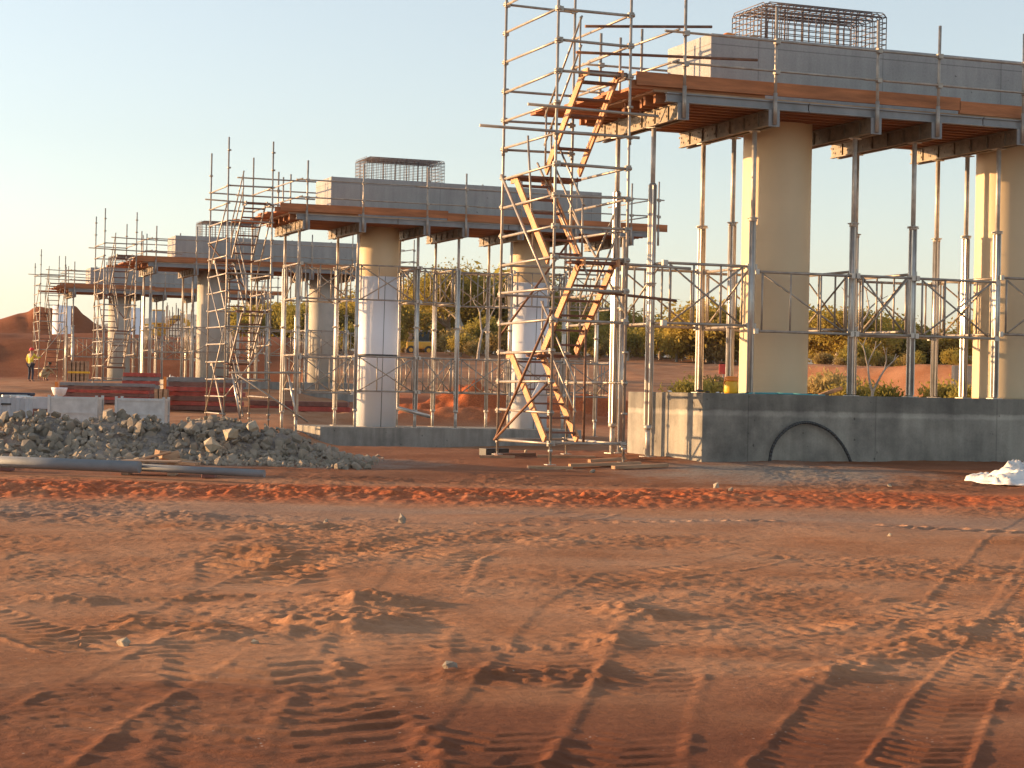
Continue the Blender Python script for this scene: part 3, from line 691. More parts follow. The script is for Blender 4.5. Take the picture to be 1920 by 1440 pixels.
# ------------------------------------------------------------------ long pipes and things in front of the rubble
def gz(p): return ground_z(p.x, p.y)
o = MB(); a, b = at(-90, 862, z=-1.1), at(262, 876, z=-1.12); g = MB()
g.tube(a, b, .078, 20); g.build('ground_pipe', M['pipe']); p1 = bpy.data.objects['ground_pipe']; tag(p1, 'thick grey steel pipe lying along the rubble at far left', 'pipe', 'pipes lying in front of the rubble')
a, b = at(200, 874, z=-1.12), at(500, 889, z=-1.16); a.y += .12; b.y += .12
o = MB().tube(a, b, .05, 16).build('ground_pipe', M['pipe']); tag(o, 'thinner grey pipe running on behind the little plywood stand', 'pipe', 'pipes lying in front of the rubble')
for X, Y, nm in ((12, 876, 'dark block under the far left end of the thick pipe'), (392, 889, 'dark block under the thinner pipe by the boulders')):
    p = at(X, Y, z=-1.22); o = MB().box((0,0,0), (.18,.3,.10)).build('timber_block', M['redbrown'], None, .01); o.location = p; o.rotation_euler.z = -.3; tag(o, nm, 'block')
sp_ = at(283, 888, z=-1.25); sp_.z = ground_z(sp_.x, sp_.y)
st = empty('plywood_stand', sp_, -.33, 'low plywood stand on timber blocks in front of the pipe', 'stand')
MB().box((0,0,.19), (.78,.45,.022)).build('board', M['oldtimber'], st)
for x in (-.33, .30): MB().box((x,0,.09), (.10,.35,.178)).build('leg', M['oldtimber'], st)
for i, (X, Y, L_, w_, h_, rz, ry, lb) in enumerate(((325,868,.95,.09,.03,-.4,.10,'long thin offcut sloping down off the timber heap'), (305,851,.22,.12,.10,.5,.1,'square block end on top of the offcut heap'),
      (318,856,.30,.12,.10,-.2,-.3,'short thick offcut leaning in the timber heap'), (330,862,.50,.12,.06,.2,.2,'broad offcut under the other timber pieces'), (345,868,.45,.20,.05,-.6,.05,'flat offcut at the right of the timber heap'), (285,856,.6,.05,.03,-.5,-.25,'narrow lath sticking out left of the heap'))):
    p = at(X, Y, fw=29.4-.1*i); o = MB().box((0,0,0), (L_,w_,h_)).build('timber_offcut', M['oldtimber'], None, .004); o.location = p; o.rotation_euler = (rr.uniform(-.2,.2), ry, rz); tag(o, lb, 'offcut', 'timber offcuts heaped on the rubble')

# ------------------------------------------------------------------ storage area at left
def onground(X, Y, fw, dz=0):
    p = at(X, Y, fw=fw); p.z = ground_z(p.x, p.y)+dz; return p
def stillage(X, fw, lb):
    p = onground(X, 780, fw); r_ = empty('steel_bin', p, -.33, lb, 'bin', 'galvanised steel bins'); w_, d, h = 1.28, .9, .78
    g = MB()
    for s in (-1, 1):
        g.box((0, s*d/2, h/2+.1), (w_, .025, h-.1)); g.box((s*w_/2, 0, h/2+.1), (.025, d, h-.1))
        for z in (.12, h*.5, h): g.box((0, s*(d/2+.018), z), (w_, .03, .045)); g.box((s*(w_/2+.018), 0, z), (.03, d, .045))
    g.box((0,0,.11), (w_, d, .02)); g.build('body', M['bin'], r_)
    for sx in (-1, 1):
        for sy in (-1, 1): MB().span((sx*(w_/2+.02)-.035, sy*(d/2+.02)-.035, 0), (sx*(w_/2+.02)+.035, sy*(d/2+.02)+.035, h+.1)).build('corner_post', M['bin'], r_)
    for i in range(5):
        me = ROCKS[i]; o = bpy.data.objects.new('contents', me); COL.objects.link(o); o.parent = r_; o.location = (-.5+.25*i, rr.uniform(-.2,.2), h-.06); o.scale = (.17,.15,.11)
stillage(142, 55, 'left galvanised steel bin behind the rubble'); stillage(267, 55, 'right galvanised steel bin behind the rubble')
p = onground(12, 780, 52); bx = empty('site_box', p, -.2, 'large grey ribbed container with rounded lid at far left', 'container')
g = MB(); g.span((-1.15,-.45,.05),(.62,.8,.86)); 
for i in range(8): g.span((-1.1+.23*i,-.475,.1),(-1.0+.23*i,-.45,.8))
g.build('body', M['box'], bx, .03); MB().span((-1.2,-.5,.86),(.67,.85,.95)).build('lid', M['navy'], bx, .03)
MB().span((-.10,-.49,.62),(.16,-.476,.67)).build('handle', M['black'], bx)
for i in range(11):
    a = at(-60, 762+i*2.2+rr.uniform(-2,2), fw=40+i*.3); b = at(20+rr.uniform(-8,20), 795+i*.9, fw=38.5+i*.2)
    o = MB().tube(a, b, .03, 8).build('scaffold_tube', M['tube'] if i % 3 else M['paper']); tag(o, '%s tube from the front in the sloping stack at far left' % (ORD+['eighth','ninth','tenth','eleventh'])[10-i], 'tube', 'loose scaffold tubes stacked at far left')
for i in range(4):
    a = at(4+i*14, 742+i*1.2, fw=50); b = at(50+i*5, 742+i*1.5, fw=50.4)
    o = MB().bar(a, b, .1, .05).build('short_plank', M['paper'] if i == 2 else M['bin']); tag(o, '%s short board from the left on top of the grey container' % ORD[i], 'board', 'boards on the grey container')
def stack(name, X0, X1, Ytop, fw, layers, lab, end=None, rz=-.34, hgt=None):
    p = onground((X0+X1)/2, Ytop, fw); L_ = (X1-X0)/FPX*fw; r_ = empty(name, p, rz, lab, 'formwork stack', 'stacks of red and grey formwork panels')
    n = len(layers); H = (at((X0+X1)/2, Ytop, fw=fw).z-p.z) if hgt is None else hgt
    for i, m_ in enumerate(layers):
        z0, z1 = H*i/n, H*(i+1)/n; j = rr.uniform(-.06,.06)
        MB().span((-L_/2+j, -.55+rr.uniform(-.05,.05), z0+.008), (L_/2+j, .55, z1-.004)).build('panel', M[m_], r_, .01)
        for s in (-.4, 0, .4): MB().span((s*L_-.04, -.5, z0-.015), (s*L_+.04, .5, z0+.012)).build('spacer', M['redbrown'], r_)
    if end: MB().span((-L_/2-.12,-.6,0),(-L_/2-.03,-.42,H)).build('lit_end_strip', M[end], r_)  # orange strip puts the sunlit look of the stack end into colour
    return r_
stack('formwork_stack', 116, 284, 718, 72, ['redbrown','redpanel','redbrown','redpanel','redbrown','alu'], 'long low stack of red brown panels with grey top behind the bins', 'orange')
stack('formwork_stack', 236, 298, 699, 76, ['redbrown','redpanel','alu','redpanel','alu','redpanel'], 'short stack of striped red and grey panels behind the right bin')
stack('formwork_stack', 318, 455, 708, 70, ['redbrown','redpanel','redbrown','redpanel','redpanel','redbrown','alu'], 'stack of red panels with orange end behind the second tower', 'orange')
stack('formwork_stack', 470, 655, 752, 72, ['redpanel','redbrown'], 'flat low pile of red beams on the ground behind the second tower', None)
stack('formwork_stack', 56, 105, 744, 60, ['redbrown','box'], 'small low pile of grey boards left of the bins', None)
for i, X in enumerate((296, 303, 310)):
    p = onground(X, 740, 69); o = MB().span((-.06,-.3,0),(.06,.3,.78)).build('upright_board', M['oldtimber']); o.location = p; o.rotation_euler = (0, .05*i-.05, -.3); tag(o, ['left','middle','right'][i]+' pale board standing on end between the red stacks', 'board', 'boards on end between the red stacks')
p = onground(111, 745, 66); bk = empty('pedestal', p, 0, 'white bucket like pedestal beside the long red stack', 'bucket')
MB().lathe([(.16,0),(.14,.25),(.09,.3),(.09,.55),(.2,.62),(.27,.82),(.27,.86)], (0,0,0), 16).build('tub', M['paper'], bk)
p = onground(95, 742, 67); cr = empty('crate', p, -.25, 'red and yellow crate left of the white pedestal', 'crate')
MB().span((-.16,-.2,0),(.02,.2,.45)).build('side_panel', M['yellow'], cr); MB().span((.025,-.19,0),(.32,.19,.42)).build('body', M['red'], cr)
p = onground(148, 716, 96); cr = empty('crate', p, -.25, 'yellowish slatted wooden crate between the two far left towers', 'crate'); g = MB()
for i in range(5): g.span((-.5+.2*i,-.3,0),(-.36+.2*i,.3,1.05))
g.build('slats', M['oldtimber'], cr); MB().span((-.52,-.32,.45),(.5,.32,.55)).build('rail', M['yellow'], cr)
# white sheeted heap
def cloth(name, p, rx, ry, h, m, seed, label, cat, nx=44):
    vs, fs = [], []; nt = 72; nrr = 26
    th = np.linspace(0, 2*math.pi, nt, endpoint=False); edge = 1+.55*vnoise(np.cos(th)*1.7+seed, np.sin(th)*1.7, 3)+.25*vnoise(np.cos(th)*5+seed, np.sin(th)*5, 4)
    for j in range(nrr):
        t = (j+.3)/(nrr-.7)
        x = rx*edge*t*np.cos(th); y = ry*edge*t*np.sin(th)
        f1 = vnoise(x/rx*1.8+seed, y/ry*1.8, 5); f2 = 1-np.abs(vnoise(x*5.5+seed, y*3.4+x*3, 9))*5; f3 = vnoise(x*11+seed, y*11, 10)
        z = h*max(0, 1-t*t)**.5*(.75+.9*f1) + (.12+.3*h)*np.clip(f2, 0, 1)*(.45+.55*(1-t)) + .06*f3*(1-t*.6)
        for i in range(nt): vs.append((x[i], y[i], max(.006, z[i]*(1 if t < .97 else .25))))
    for j in range(nrr-1):
        for i in range(nt): fs.append((j*nt+i, j*nt+(i+1)%nt, (j+1)*nt+(i+1)%nt, (j+1)*nt+i))
    fs.append(tuple(reversed(range(nt))))
    o = MB().add(vs, fs, True).build(name, m); o.location = p; s = o.modifiers.new('s', 'SOLIDIFY'); s.thickness = .006; tag(o, label, cat); return o
cloth('covered_heap', onground(324, 710, 82), .45, .5, .55, M['tarp'], 3, 'rounded white covered heap behind the red panel stack', 'covered heap')
p = at(1903, 908, z=-1.24); c_ = cloth('tarpaulin', p, .50, .75, .10, M['tarp'], 1.7, 'crumpled white sheet spread on the ground at far right', 'tarpaulin', 60); c_.rotation_euler.z = .2
p = at(1928, 892, z=-1.2); c_ = cloth('tarpaulin', p, .48, .42, .20, M['tarp'], 6.2, 'bunched white sheet piled at the right edge', 'tarpaulin', 50)

# ------------------------------------------------------------------ things on the nearest pier
pts = [at(X, Y, v=28.93) for X, Y in ((1443,866),(1447,843),(1458,822),(1475,805),(1494,795),(1512,792),(1532,796),(1555,808),(1574,827),(1587,847),(1596,868))]
fine = []
for i in range(len(pts)-1):
    p0, p1, p2, p3 = pts[max(i-1,0)], pts[i], pts[i+1], pts[min(i+2,len(pts)-1)]
    for t in (0, .25, .5, .75): fine.append(.5*((2*p1)+(p2-p0)*t+(2*p0-5*p1+4*p2-p3)*t*t+(3*p1-p0-3*p2+p3)*t**3))
o = MB().path(fine+[pts[-1]], .026, 12).build('hose', M['black']); tag(o, 'black hose arched against the front face of the high footing', 'hose')
pts = [at(X, Y, v=28.93+.12*math.sin(i)) for i, (X, Y) in enumerate(((1398,739),(1430,737.5),(1470,738),(1500,739),(1535,741),(1560,742)))]
o = MB().path([p+Vector((0,.25,.0)) for p in pts], .018, 6).build('hose', M['teal']); tag(o, 'thin teal hose lying along the top edge of the high footing', 'hose')
p = at(1370, 738, v=29.35); p.z = .02; dr = empty('water_cooler', p, 0, 'yellow water drum with orange lid on the footing beside the left props', 'water cooler')
MB().lathe([(.105,0),(.115,.03),(.115,.19),(.11,.205)], (0,0,0), 24).build('drum', M['yellow'], dr); MB().lathe([(.118,.205),(.12,.215),(.118,.27),(.06,.29)], (0,0,0), 24).build('lid', M['orange'], dr)
MB().tube((-.1,0,.24),(-.13,0,.16),.012).build('handle', M['orange'], dr)
p = at(1366, 67, v=30.2); p.z = ZT; o = MB().lathe([(.10,0),(.11,.04),(.10,.10),(.04,.135)], (0,0,0), 14).build('hard_hat', M['orange']); o.location = p; o.scale = (1.15, .8, 1); tag(o, 'small orange helmet shaped cover on top of the nearest headstock', 'hard hat')
for i, (X, L_, h_) in enumerate(((1413,.10,.09),(1432,.16,.06),(1444,.12,.09),(1455,.2,.04))):
    p = at(X, 66, v=30.0+.1*i); p.z = ZT+h_/2; o = MB().box((0,0,0), (L_,.1,h_)).build('timber_offcut', M['oldtimber'], None, .004); o.location = p; o.rotation_euler.z = i; tag(o, '%s small timber block from the left by the foot of the rebar cage' % ORD[i], 'offcut', 'timber blocks on the nearest headstock')
for i, (X, v_, s, mm) in enumerate(((1255,29.3,.05,'paper'),(1312,29.2,.09,'black'),(1325,29.3,.06,'black'),(1345,29.2,.04,'paper'),(1402,29.15,.05,'black'),(1518,29.6,.06,'black'))):
    p = at(X, 740, v=v_); p.z = .02+s*.35; o = bpy.data.objects.new('debris', ROCKS[i]); o = MB().add([v.co for v in ROCKS[i].vertices], [tuple(f.vertices) for f in ROCKS[i].polygons]).build('scrap', M[mm]); o.location = p; o.scale = (s, s, s*.5)
    tag(o, ['white scrap at the left corner of the high footing','dark bundle between the first two props on the high footing','second dark bundle beside the rear prop on the high footing','white scrap left of the yellow drum','dark scrap right of the yellow drum','dark scrap at the right foot of the near cream column'][i], 'scrap')
o = MB().tube(at(1536,742,v=31.5), at(1578,728,v=31.6), .04, 10).build('timber_pole', M['oldtimber']); tag(o, 'pale pole lying on the high footing behind the props', 'pole')

# planks by the tower feet and small things on the ground
for i, (X0,Y0,X1,Y1,fw,w_,mm,lb) in enumerate(((1105,843,1172,846,32.2,.10,'oldtimber','sunlit plank behind the right foot of the tall tower'), (1068,866,1200,868,31.2,.14,'oldtimber','long dusty plank running behind the tall tower feet'),
      (1150,868,1250,868,30.6,.16,'oldtimber','broad plank lying right of the tall tower'), (905,840,948,842,34,.2,'black','dark bundle beside the left rear foot of the tall tower'),
      (930,848,1002,848,33.6,.14,'rust','dark plank behind the left feet of the tall tower'), (744,764,806,781,57,.1,'prop','loose silver prop lying right of the white column'))):
    a, b = at(X0,Y0,fw=fw), at(X1,Y1,fw=fw+.3)
    if i < 5: a.z = ground_z(a.x,a.y)+.04; b.z = ground_z(b.x,b.y)+.04
    o = (MB().tube(a, b, .055, 12) if mm == 'prop' else MB().bar(a, b, w_, .05 if mm != 'black' else .16)).build('loose_prop' if mm == 'prop' else 'ground_plank', M[mm]); tag(o, lb, 'prop' if mm == 'prop' else 'plank')
for i, (X, Y, s) in enumerate(((843,1243,.045),(1342,925,.07),(1370,930,.05),(478,1195,.03),(752,980,.08),(232,1195,.05),(1110,893,.06),(985,868,.05),(1478,870,.05),(1668,918,.05),(610,985,.05),(1668,1009,.03))):
    z = -1.3; p = at(X, Y, z=z); p.z = ground_z(p.x, p.y)+s*.3; o = bpy.data.objects.new('stone', (ROCKL if i % 2 else ROCKS)[i % 3]); COL.objects.link(o); o.location = p; o.scale = (s, s, s); o.rotation_euler = (i, i*2, i)
    tag(o, ['small dark stone alone in the lower middle foreground','tan stone at the near edge of the orange windrow','second stone just beyond the orange windrow, right of centre','tiny stone among the ruts at left','grey stone left of centre past the tyre marks','pale stone at far left among the tyre marks','stone just in front of the tall tower feet','tan stone left of the tall tower feet','small stone before the footing left of the arched hose','tan stone on the grey gravel right of the hose','stone near the dark scuffed patch left of centre','small tan stone at far right foreground'][i], 'stone', 'loose stones on the earth')
for i, X in enumerate((70, 88, 96)):
    pass

# ------------------------------------------------------------------ people
def skin_mesh(name, verts, edges, rad, m, parent, sub=2):
    me = bpy.data.meshes.new(name); me.from_pydata(verts, edges, []); o = bpy.data.objects.new(name, me); COL.objects.link(o)
    mo = o.modifiers.new('s', 'SKIN'); mo.use_smooth_shade = True; o.modifiers.new('u', 'SUBSURF').levels = sub
    for i, r_ in enumerate(rad): me.skin_vertices[0].data[i].radius = (r_[0], r_[1]) if isinstance(r_, tuple) else (r_, r_)
    me.skin_vertices[0].data[0].use_root = True
    dg = bpy.context.evaluated_depsgraph_get(); dg.update(); nm = bpy.data.meshes.new_from_object(o.evaluated_get(dg)); o.modifiers.clear(); o.data = nm
    nm.materials.clear(); nm.materials.append(m); nm.name = name; o.name = name; o.parent = parent; return o
def person(loc, rz, J, label, shirt, trousers, hat):
    r_ = empty('person', loc, rz, label, 'person')
    names = list(J); I = {n: i for i, n in enumerate(names)}; V = [J[n] for n in names]
    E = [('pel','sp'),('sp','ch'),('ch','nk'),('nk','hd'),('hd','tp'),('ch','sl'),('sl','el'),('el','wl'),('wl','fl'),('ch','sr'),('sr','er'),('er','wr'),('wr','fr'),('pel','hl'),('hl','kl'),('kl','al'),('al','tl'),('pel','hr'),('hr','kr'),('kr','ar'),('ar','tr')]
    rd = dict(pel=(.13,.10),sp=(.12,.09),ch=(.15,.10),nk=.05,hd=(.085,.10),tp=.07,sl=.058,el=.042,wl=.03,fl=.035,sr=.058,er=.042,wr=.03,fr=.035,hl=.08,kl=.058,al=.04,tl=.035,hr=.08,kr=.058,ar=.04,tr=.035)
    skin_mesh('body', V, [(I[a],I[b]) for a,b in E], [rd[n] for n in names], M['skin'], r_)
    def sub(nm, keep, ed, m_, k=1.22):
        idx = {n: i for i, n in enumerate(keep)}; return skin_mesh(nm, [J[n] for n in keep], [(idx[a],idx[b]) for a,b in ed], [tuple(x*k for x in rd[n]) if isinstance(rd[n], tuple) else rd[n]*k for n in keep], m_, r_)
    sub('shirt', ['sp','ch','pel','sl','el','wl','sr','er','wr'], [('pel','sp'),('sp','ch'),('ch','sl'),('sl','el'),('el','wl'),('ch','sr'),('sr','er'),('er','wr')], shirt, 1.16)
    sub('trousers', ['pel','hl','kl','al','hr','kr','ar'], [('pel','hl'),('hl','kl'),('kl','al'),('pel','hr'),('hr','kr'),('kr','ar')], trousers, 1.2)
    for s in 'lr':
        a_, t_ = Vector(J['a'+s]), Vector(J['t'+s]); MB().bar(a_+Vector((0,0,-.05)), t_+Vector((0,0,-.01)), .1, .09).build('boot', M['redbrown'], r_, .02)
    if hat:
        h = Vector(J['tp']); MB().lathe([(.16,-.05),(.15,-.03),(.12,-.025),(.115,.03),(.08,.085),(.02,.11)], (0,0,0), 18).build('helmet', hat, r_).location = h-Vector((0,0,.02))
    else:
        h = Vector(J['hd']); MB().lathe([(.09,0),(.105,.05),(.09,.11),(.03,.14)], (0,0,0), 14).build('hair', M['black'], r_).location = h
    return r_
ST = dict(pel=(0,0,.93),sp=(0,0,1.12),ch=(0,.02,1.36),nk=(0,.02,1.5),hd=(.02,.03,1.62),tp=(.03,.03,1.70),
  sl=(-.19,.02,1.42),el=(-.27,-.02,1.15),wl=(-.24,.12,.93),fl=(-.22,.17,.85),sr=(.19,.02,1.42),er=(.28,.2,1.22),wr=(.3,.42,1.32),fr=(.3,.5,1.34),
  hl=(-.09,0,.88),kl=(-.10,.03,.48),al=(-.11,-.02,.09),tl=(-.12,.13,.04),hr=(.09,0,.88),kr=(.11,.05,.48),ar=(.12,0,.09),tr=(.14,.15,.04))
person(onground(57, 712, 101, 0), -.9, ST, 'standing worker in red helmet, yellow shirt and dark trousers at far left', M['hivis'], M['navy'], M['redhat'])
CR_ = dict(pel=(0,-.15,.32),sp=(0,-.08,.5),ch=(0,.12,.68),nk=(0,.22,.78),hd=(0,.29,.86),tp=(0,.33,.92),
  sl=(-.18,.13,.72),el=(-.24,.32,.52),wl=(-.15,.5,.38),fl=(-.14,.56,.32),sr=(.18,.13,.72),er=(.24,.32,.52),wr=(.15,.5,.36),fr=(.14,.56,.3),
  hl=(-.09,-.12,.3),kl=(-.17,.25,.45),al=(-.14,.02,.08),tl=(-.15,.15,.04),hr=(.09,-.12,.3),kr=(.17,.25,.45),ar=(.14,.02,.08),tr=(.15,.15,.04))
person(onground(83, 712, 104, 0), -1.3, CR_, 'crouching worker in pale khaki clothes beside the farthest scaffold tower', M['khaki'], M['khaki'], None)

# ------------------------------------------------------------------ machines
def wheel(g, c, r, w_): g.tube((c[0],c[1]-w_/2,c[2]),(c[0],c[1]+w_/2,c[2]), r, 20)
p = onground(788, 664, 188); ld = empty('wheel_loader', p, -.36, 'orange yellow machine with a dark cab parked before the trees', 'loader')
MB().span((-.25,-.75,.55),(1.3,.75,1.25)).build('body', M['machine'], ld, .12); MB().span((-1.3,-.7,.55),(-.28,.7,1.2)).build('rear_frame', M['machine'], ld, .08)
cb = MB().span((-1.25,-.65,1.2),(.9,.65,1.3)).span((-1.25,-.65,2.2),(.95,.65,2.35)).build('cab', M['bark'], ld, .03)
MB().span((-1.2,-.6,1.3),(-.75,.6,2.2)).build('rear_panel', M['oldtimber'], ld, .03); MB().span((-.7,-.62,1.3),(.85,.62,2.2)).build('window', M['glass'], cb)
for x, y in ((-.85,-.75),(-.85,.75),(.85,-.75),(.85,.75)): g = MB(); wheel(g, (x,y,.42), .42, .3); wl = g.build('wheel', M['black'], ld); g = MB(); wheel(g, (x,y,.42), .2, .32); g.build('rim', M['machine'], wl)
MB().tube((-.1,0,2.35),(-.1,0,2.6),.04).build('beacon', M['orange'], ld); MB().span((1.3,-.4,.7),(1.36,-.2,.9)).build('headlight', M['paper'], ld); MB().span((1.3,.2,.7),(1.36,.4,.9)).build('headlight', M['paper'], ld)
p = onground(290, 620, 150); p.z -= .3; ex = empty('excavator', p, -.5, 'yellow excavator with blue grey cab glass seen behind the fourth pier', 'excavator')
MB().span((-1.3,-1.1,0),(1.5,-.6,.6)).build('track', M['black'], ex, .15); MB().span((-1.3,.6,0),(1.5,1.1,.6)).build('track', M['black'], ex, .15)
MB().span((-1.2,-1.05,.75),(.6,1.05,1.7)).build('body', M['machine'], ex, .1); c = MB().span((.1,-1.02,1.7),(.9,-.2,1.8)).span((.1,-1.02,2.7),(.9,-.2,2.8)).build('cab', M['machine'], ex, .03)
MB().span((.13,-1.0,1.8),(.87,-.22,2.7)).build('window', M['box'], c); b = MB().bar((.6,.2,1.3),(1.7,.2,2.3),.35,.4).bar((1.7,.2,2.3),(2.6,.2,1.9),.3,.35).build('boom', M['machine'], ex); MB().bar((2.6,.2,1.9),(2.9,.2,.9),.25,.3).build('stick', M['machine'], ex); MB().span((2.6,-.2,.2),(3.2,.6,.9)).build('bucket', M['rebar'], ex, .1)
p = onground(326, 618, 140); rb = empty('rebar_bundle', p, 0, 'dark column of upright reinforcing bars behind the fourth pier', 'reinforcing bars')
g = MB()
for i in range(16):
    a = i/16*2*math.pi; g.tube((.55*math.cos(a), .55*math.sin(a), 0), (.55*math.cos(a)+rr.uniform(-.05,.05), .55*math.sin(a), 2.2+rr.uniform(-.3,.5)), .03, 5)
g.build('bars', M['rebar'], rb); g = MB()
for z in (.3,.7,1.1,1.5): g.path([(.57*math.cos(t/12*2*math.pi), .57*math.sin(t/12*2*math.pi), z) for t in range(13)], .02, 5)
g.build('hoops', M['rebar'], rb)
p = onground(1838, 740, 78, 0); p.z = -.6; cv = empty('culvert', p, -.36, 'concrete culvert headwall cut into the embankment at right', 'culvert')
MB().span((-1.1,-.2,0),(-.1,.3,1.95)).build('wing_wall', M['soil_concrete'], cv); MB().span((-.05,-.15,1.35),(1.6,.3,1.9)).build('lintel', M['soil_concrete'], cv); MB().span((.0,.1,0),(1.5,.25,1.34)).build('opening_shade', M['black'], cv)  # black slab stands for the shade inside the culvert

# ------------------------------------------------------------------ trees and shrubs
def leafmat(name, c1, c2):
    m = bpy.data.materials.new(name); m.use_nodes = True; t = m.node_tree; N, L = t.nodes, t.links; p = N['Principled BSDF']
    p.inputs['Roughness'].default_value = .7; p.inputs['Specular IOR Level'].default_value = .2
    oi = N.new('ShaderNodeObjectInfo'); tc = N.new('ShaderNodeTexCoord'); n = N.new('ShaderNodeTexNoise'); n.inputs['Scale'].default_value = 1.1; n.inputs['Detail'].default_value = 4; L.new(tc.outputs['Object'], n.inputs['Vector'])
    a = N.new('ShaderNodeMath'); a.operation = 'MULTIPLY_ADD'; a.inputs[1].default_value = .5; L.new(oi.outputs['Random'], a.inputs[0]); L.new(n.outputs[0], a.inputs[2])
    r = N.new('ShaderNodeValToRGB'); r.color_ramp.elements[0].position = .4; r.color_ramp.elements[1].position = .95; r.color_ramp.elements[0].color = (*c1,1); r.color_ramp.elements[1].color = (*c2,1)
    L.new(a.outputs[0], r.inputs[0]); L.new(r.outputs[0], p.inputs['Base Color'])
    tr = N.new('ShaderNodeBsdfTranslucent'); L.new(r.outputs[0], tr.inputs[0]); mx = N.new('ShaderNodeMixShader'); mx.inputs[0].default_value = .55
    out = [x for x in N if x.type == 'OUTPUT_MATERIAL'][0]; L.new(p.outputs[0], mx.inputs[1]); L.new(tr.outputs[0], mx.inputs[2]); L.new(mx.outputs[0], out.inputs[0]); return m
M['leaf'] = leafmat('gum_leaves', (.26,.21,.04), (.46,.34,.075)); M['leaf2'] = leafmat('dark_leaves', (.19,.17,.035), (.36,.29,.065)); M['dry'] = leafmat('dry_scrub', (.28,.20,.07), (.42,.31,.12))
def make_tree(seed, H, spread, m_leaf, bark, nleaf, low=.25, lsize=.2, gap=.0, kind='tree'):
    r2 = random.Random(seed); r_ = empty(kind); g = MB(); tips = []
    def limb(p, d, L_, rad, dep):
        n = 3; q = p
        for i in range(n):
            d2 = (d+Vector((r2.gauss(0,.16), r2.gauss(0,.16), r2.gauss(.05,.10)))).normalized(); q2 = q+d2*L_/n
            g.tube(q, q2, rad*(1-.25*i/n), 6, rad*(1-.25*(i+1)/n), False); q, d = q2, d2
            if dep <= 1: tips.append((q.copy(), dep))
        if dep < 3:
            for _ in range(r2.choice((2,3)) if dep else 3):
                nd = (d+Vector((r2.gauss(0,.6)*spread, r2.gauss(0,.6)*spread, r2.uniform(-.1,.5)))).normalized(); limb(q, nd, L_*r2.uniform(.55,.8), rad*.6, dep+1)
        else: tips.append((q.copy(), 3))
        if dep == 2: tips.append((q.copy(), 2))
    limb(Vector((0,0,-.1)), Vector((r2.uniform(-.1,.1), r2.uniform(-.1,.1), 1)), H*low*1.4+.1, H*.022, 0)
    g.build('trunk', bark, r_)
    T = [t for t, d in tips if d >= 2 and t.z > H*low]; mz = max(t.z for t in T); f = H/mz if mz > H else 1
    lv, lf = [], []
    for _ in range(nleaf):
        c = r2.choice(T); s = H*.095*r2.uniform(.5,1.3); o = Vector((r2.gauss(0,1), r2.gauss(0,1), r2.gauss(0,.75))); o = o*s if o.length < 1.9 else o*(s*1.9/o.length*r2.random())
        c2 = c+o; ls = lsize*r2.uniform(.5,1.3); e = Euler((r2.uniform(0,6.3), r2.uniform(0,6.3), r2.uniform(0,6.3))).to_matrix()
        k = len(lv); lv += [c2+e@Vector((-ls,-ls*.35,0)), c2+e@Vector((ls*.2,-ls*.4,0)), c2+e@Vector((ls,ls*.1,0)), c2+e@Vector((-ls*.1,ls*.45,0))]; lf.append((k,k+1,k+2,k+3))
    MB().add(lv, lf).build('crown', m_leaf, r_)
    return r_
TP = [make_tree(1, 7.5, 1.0, M['leaf'], M['bark'], 13000, .14, .115), make_tree(2, 6.5, 1.2, M['leaf'], M['bark'], 13000, .10, .11), make_tree(3, 8.5, .8, M['leaf'], M['bark'], 10000, .2, .10),
      make_tree(4, 5.5, 1.3, M['leaf2'], M['bark'], 13000, .06, .11), make_tree(5, 6.0, 1.2, M['leaf2'], M['bark'], 13000, .07, .11)]
BP = [make_tree(11, 2.2, 1.3, M['leaf2'], M['bark'], 4500, .08, .045, kind='shrub'), make_tree(12, 1.6, 1.4, M['dry'], M['bark'], 3800, .06, .04, kind='shrub'), make_tree(13, 2.0, 1.3, M['leaf'], M['bark'], 4200, .06, .045, kind='shrub')]
def true_h(t): return np.percentile([v.co.z for c in t.children if 'crown' in c.name for v in c.data.vertices], 99.3)
HT = [true_h(t) for t in TP]; HB = [true_h(t) for t in BP]
used = set()
def put(protos, i, X, fw, sc_, label, cat, group, jz=0):
    o = protos[i]
    if (id(protos), i) in used: o = copy_tree(o)
    used.add((id(protos), i)); p = onground(X, 700, fw, jz); o.location = p; o.rotation_euler.z = rr.uniform(0, 6.3); wd_ = sc_ if cat != 'tree' else max(sc_, .75)*1.6; o.scale = (wd_*rr.uniform(.9,1.15), wd_*rr.uniform(.9,1.15), sc_)
    return tag(o, label, cat, group)
def top_h(X, Yt, fw): # crown height wanted
    p = at(X, Yt, fw=fw); return p.z - ground_z(p.x, p.y)
tl = [(430,165,585),(462,170,578),(505,160,572),(535,150,575),(565,158,580),(600,165,575),(640,160,570),(672,150,572),(700,165,560),(735,200,548),(762,205,556),(790,208,545),(822,202,540),(850,150,520),(882,150,500),(915,152,508),(945,160,525),(975,158,548),(1005,165,560),(1040,160,565),(1075,170,575),(1110,165,572),(1145,175,585),(1185,180,606),(1215,170,618),(1240,165,616),(1265,150,612),(1295,140,600),(1330,138,575),(1362,145,590),(1395,150,600),
      (1540,112,588),(1562,116,582),(1590,118,615),(1612,115,612),(1645,120,600),(1672,125,618),(1700,130,628),(1735,125,632),(1768,120,628),(1800,122,632),(1835,118,612),(1865,120,590),(1905,122,598)]
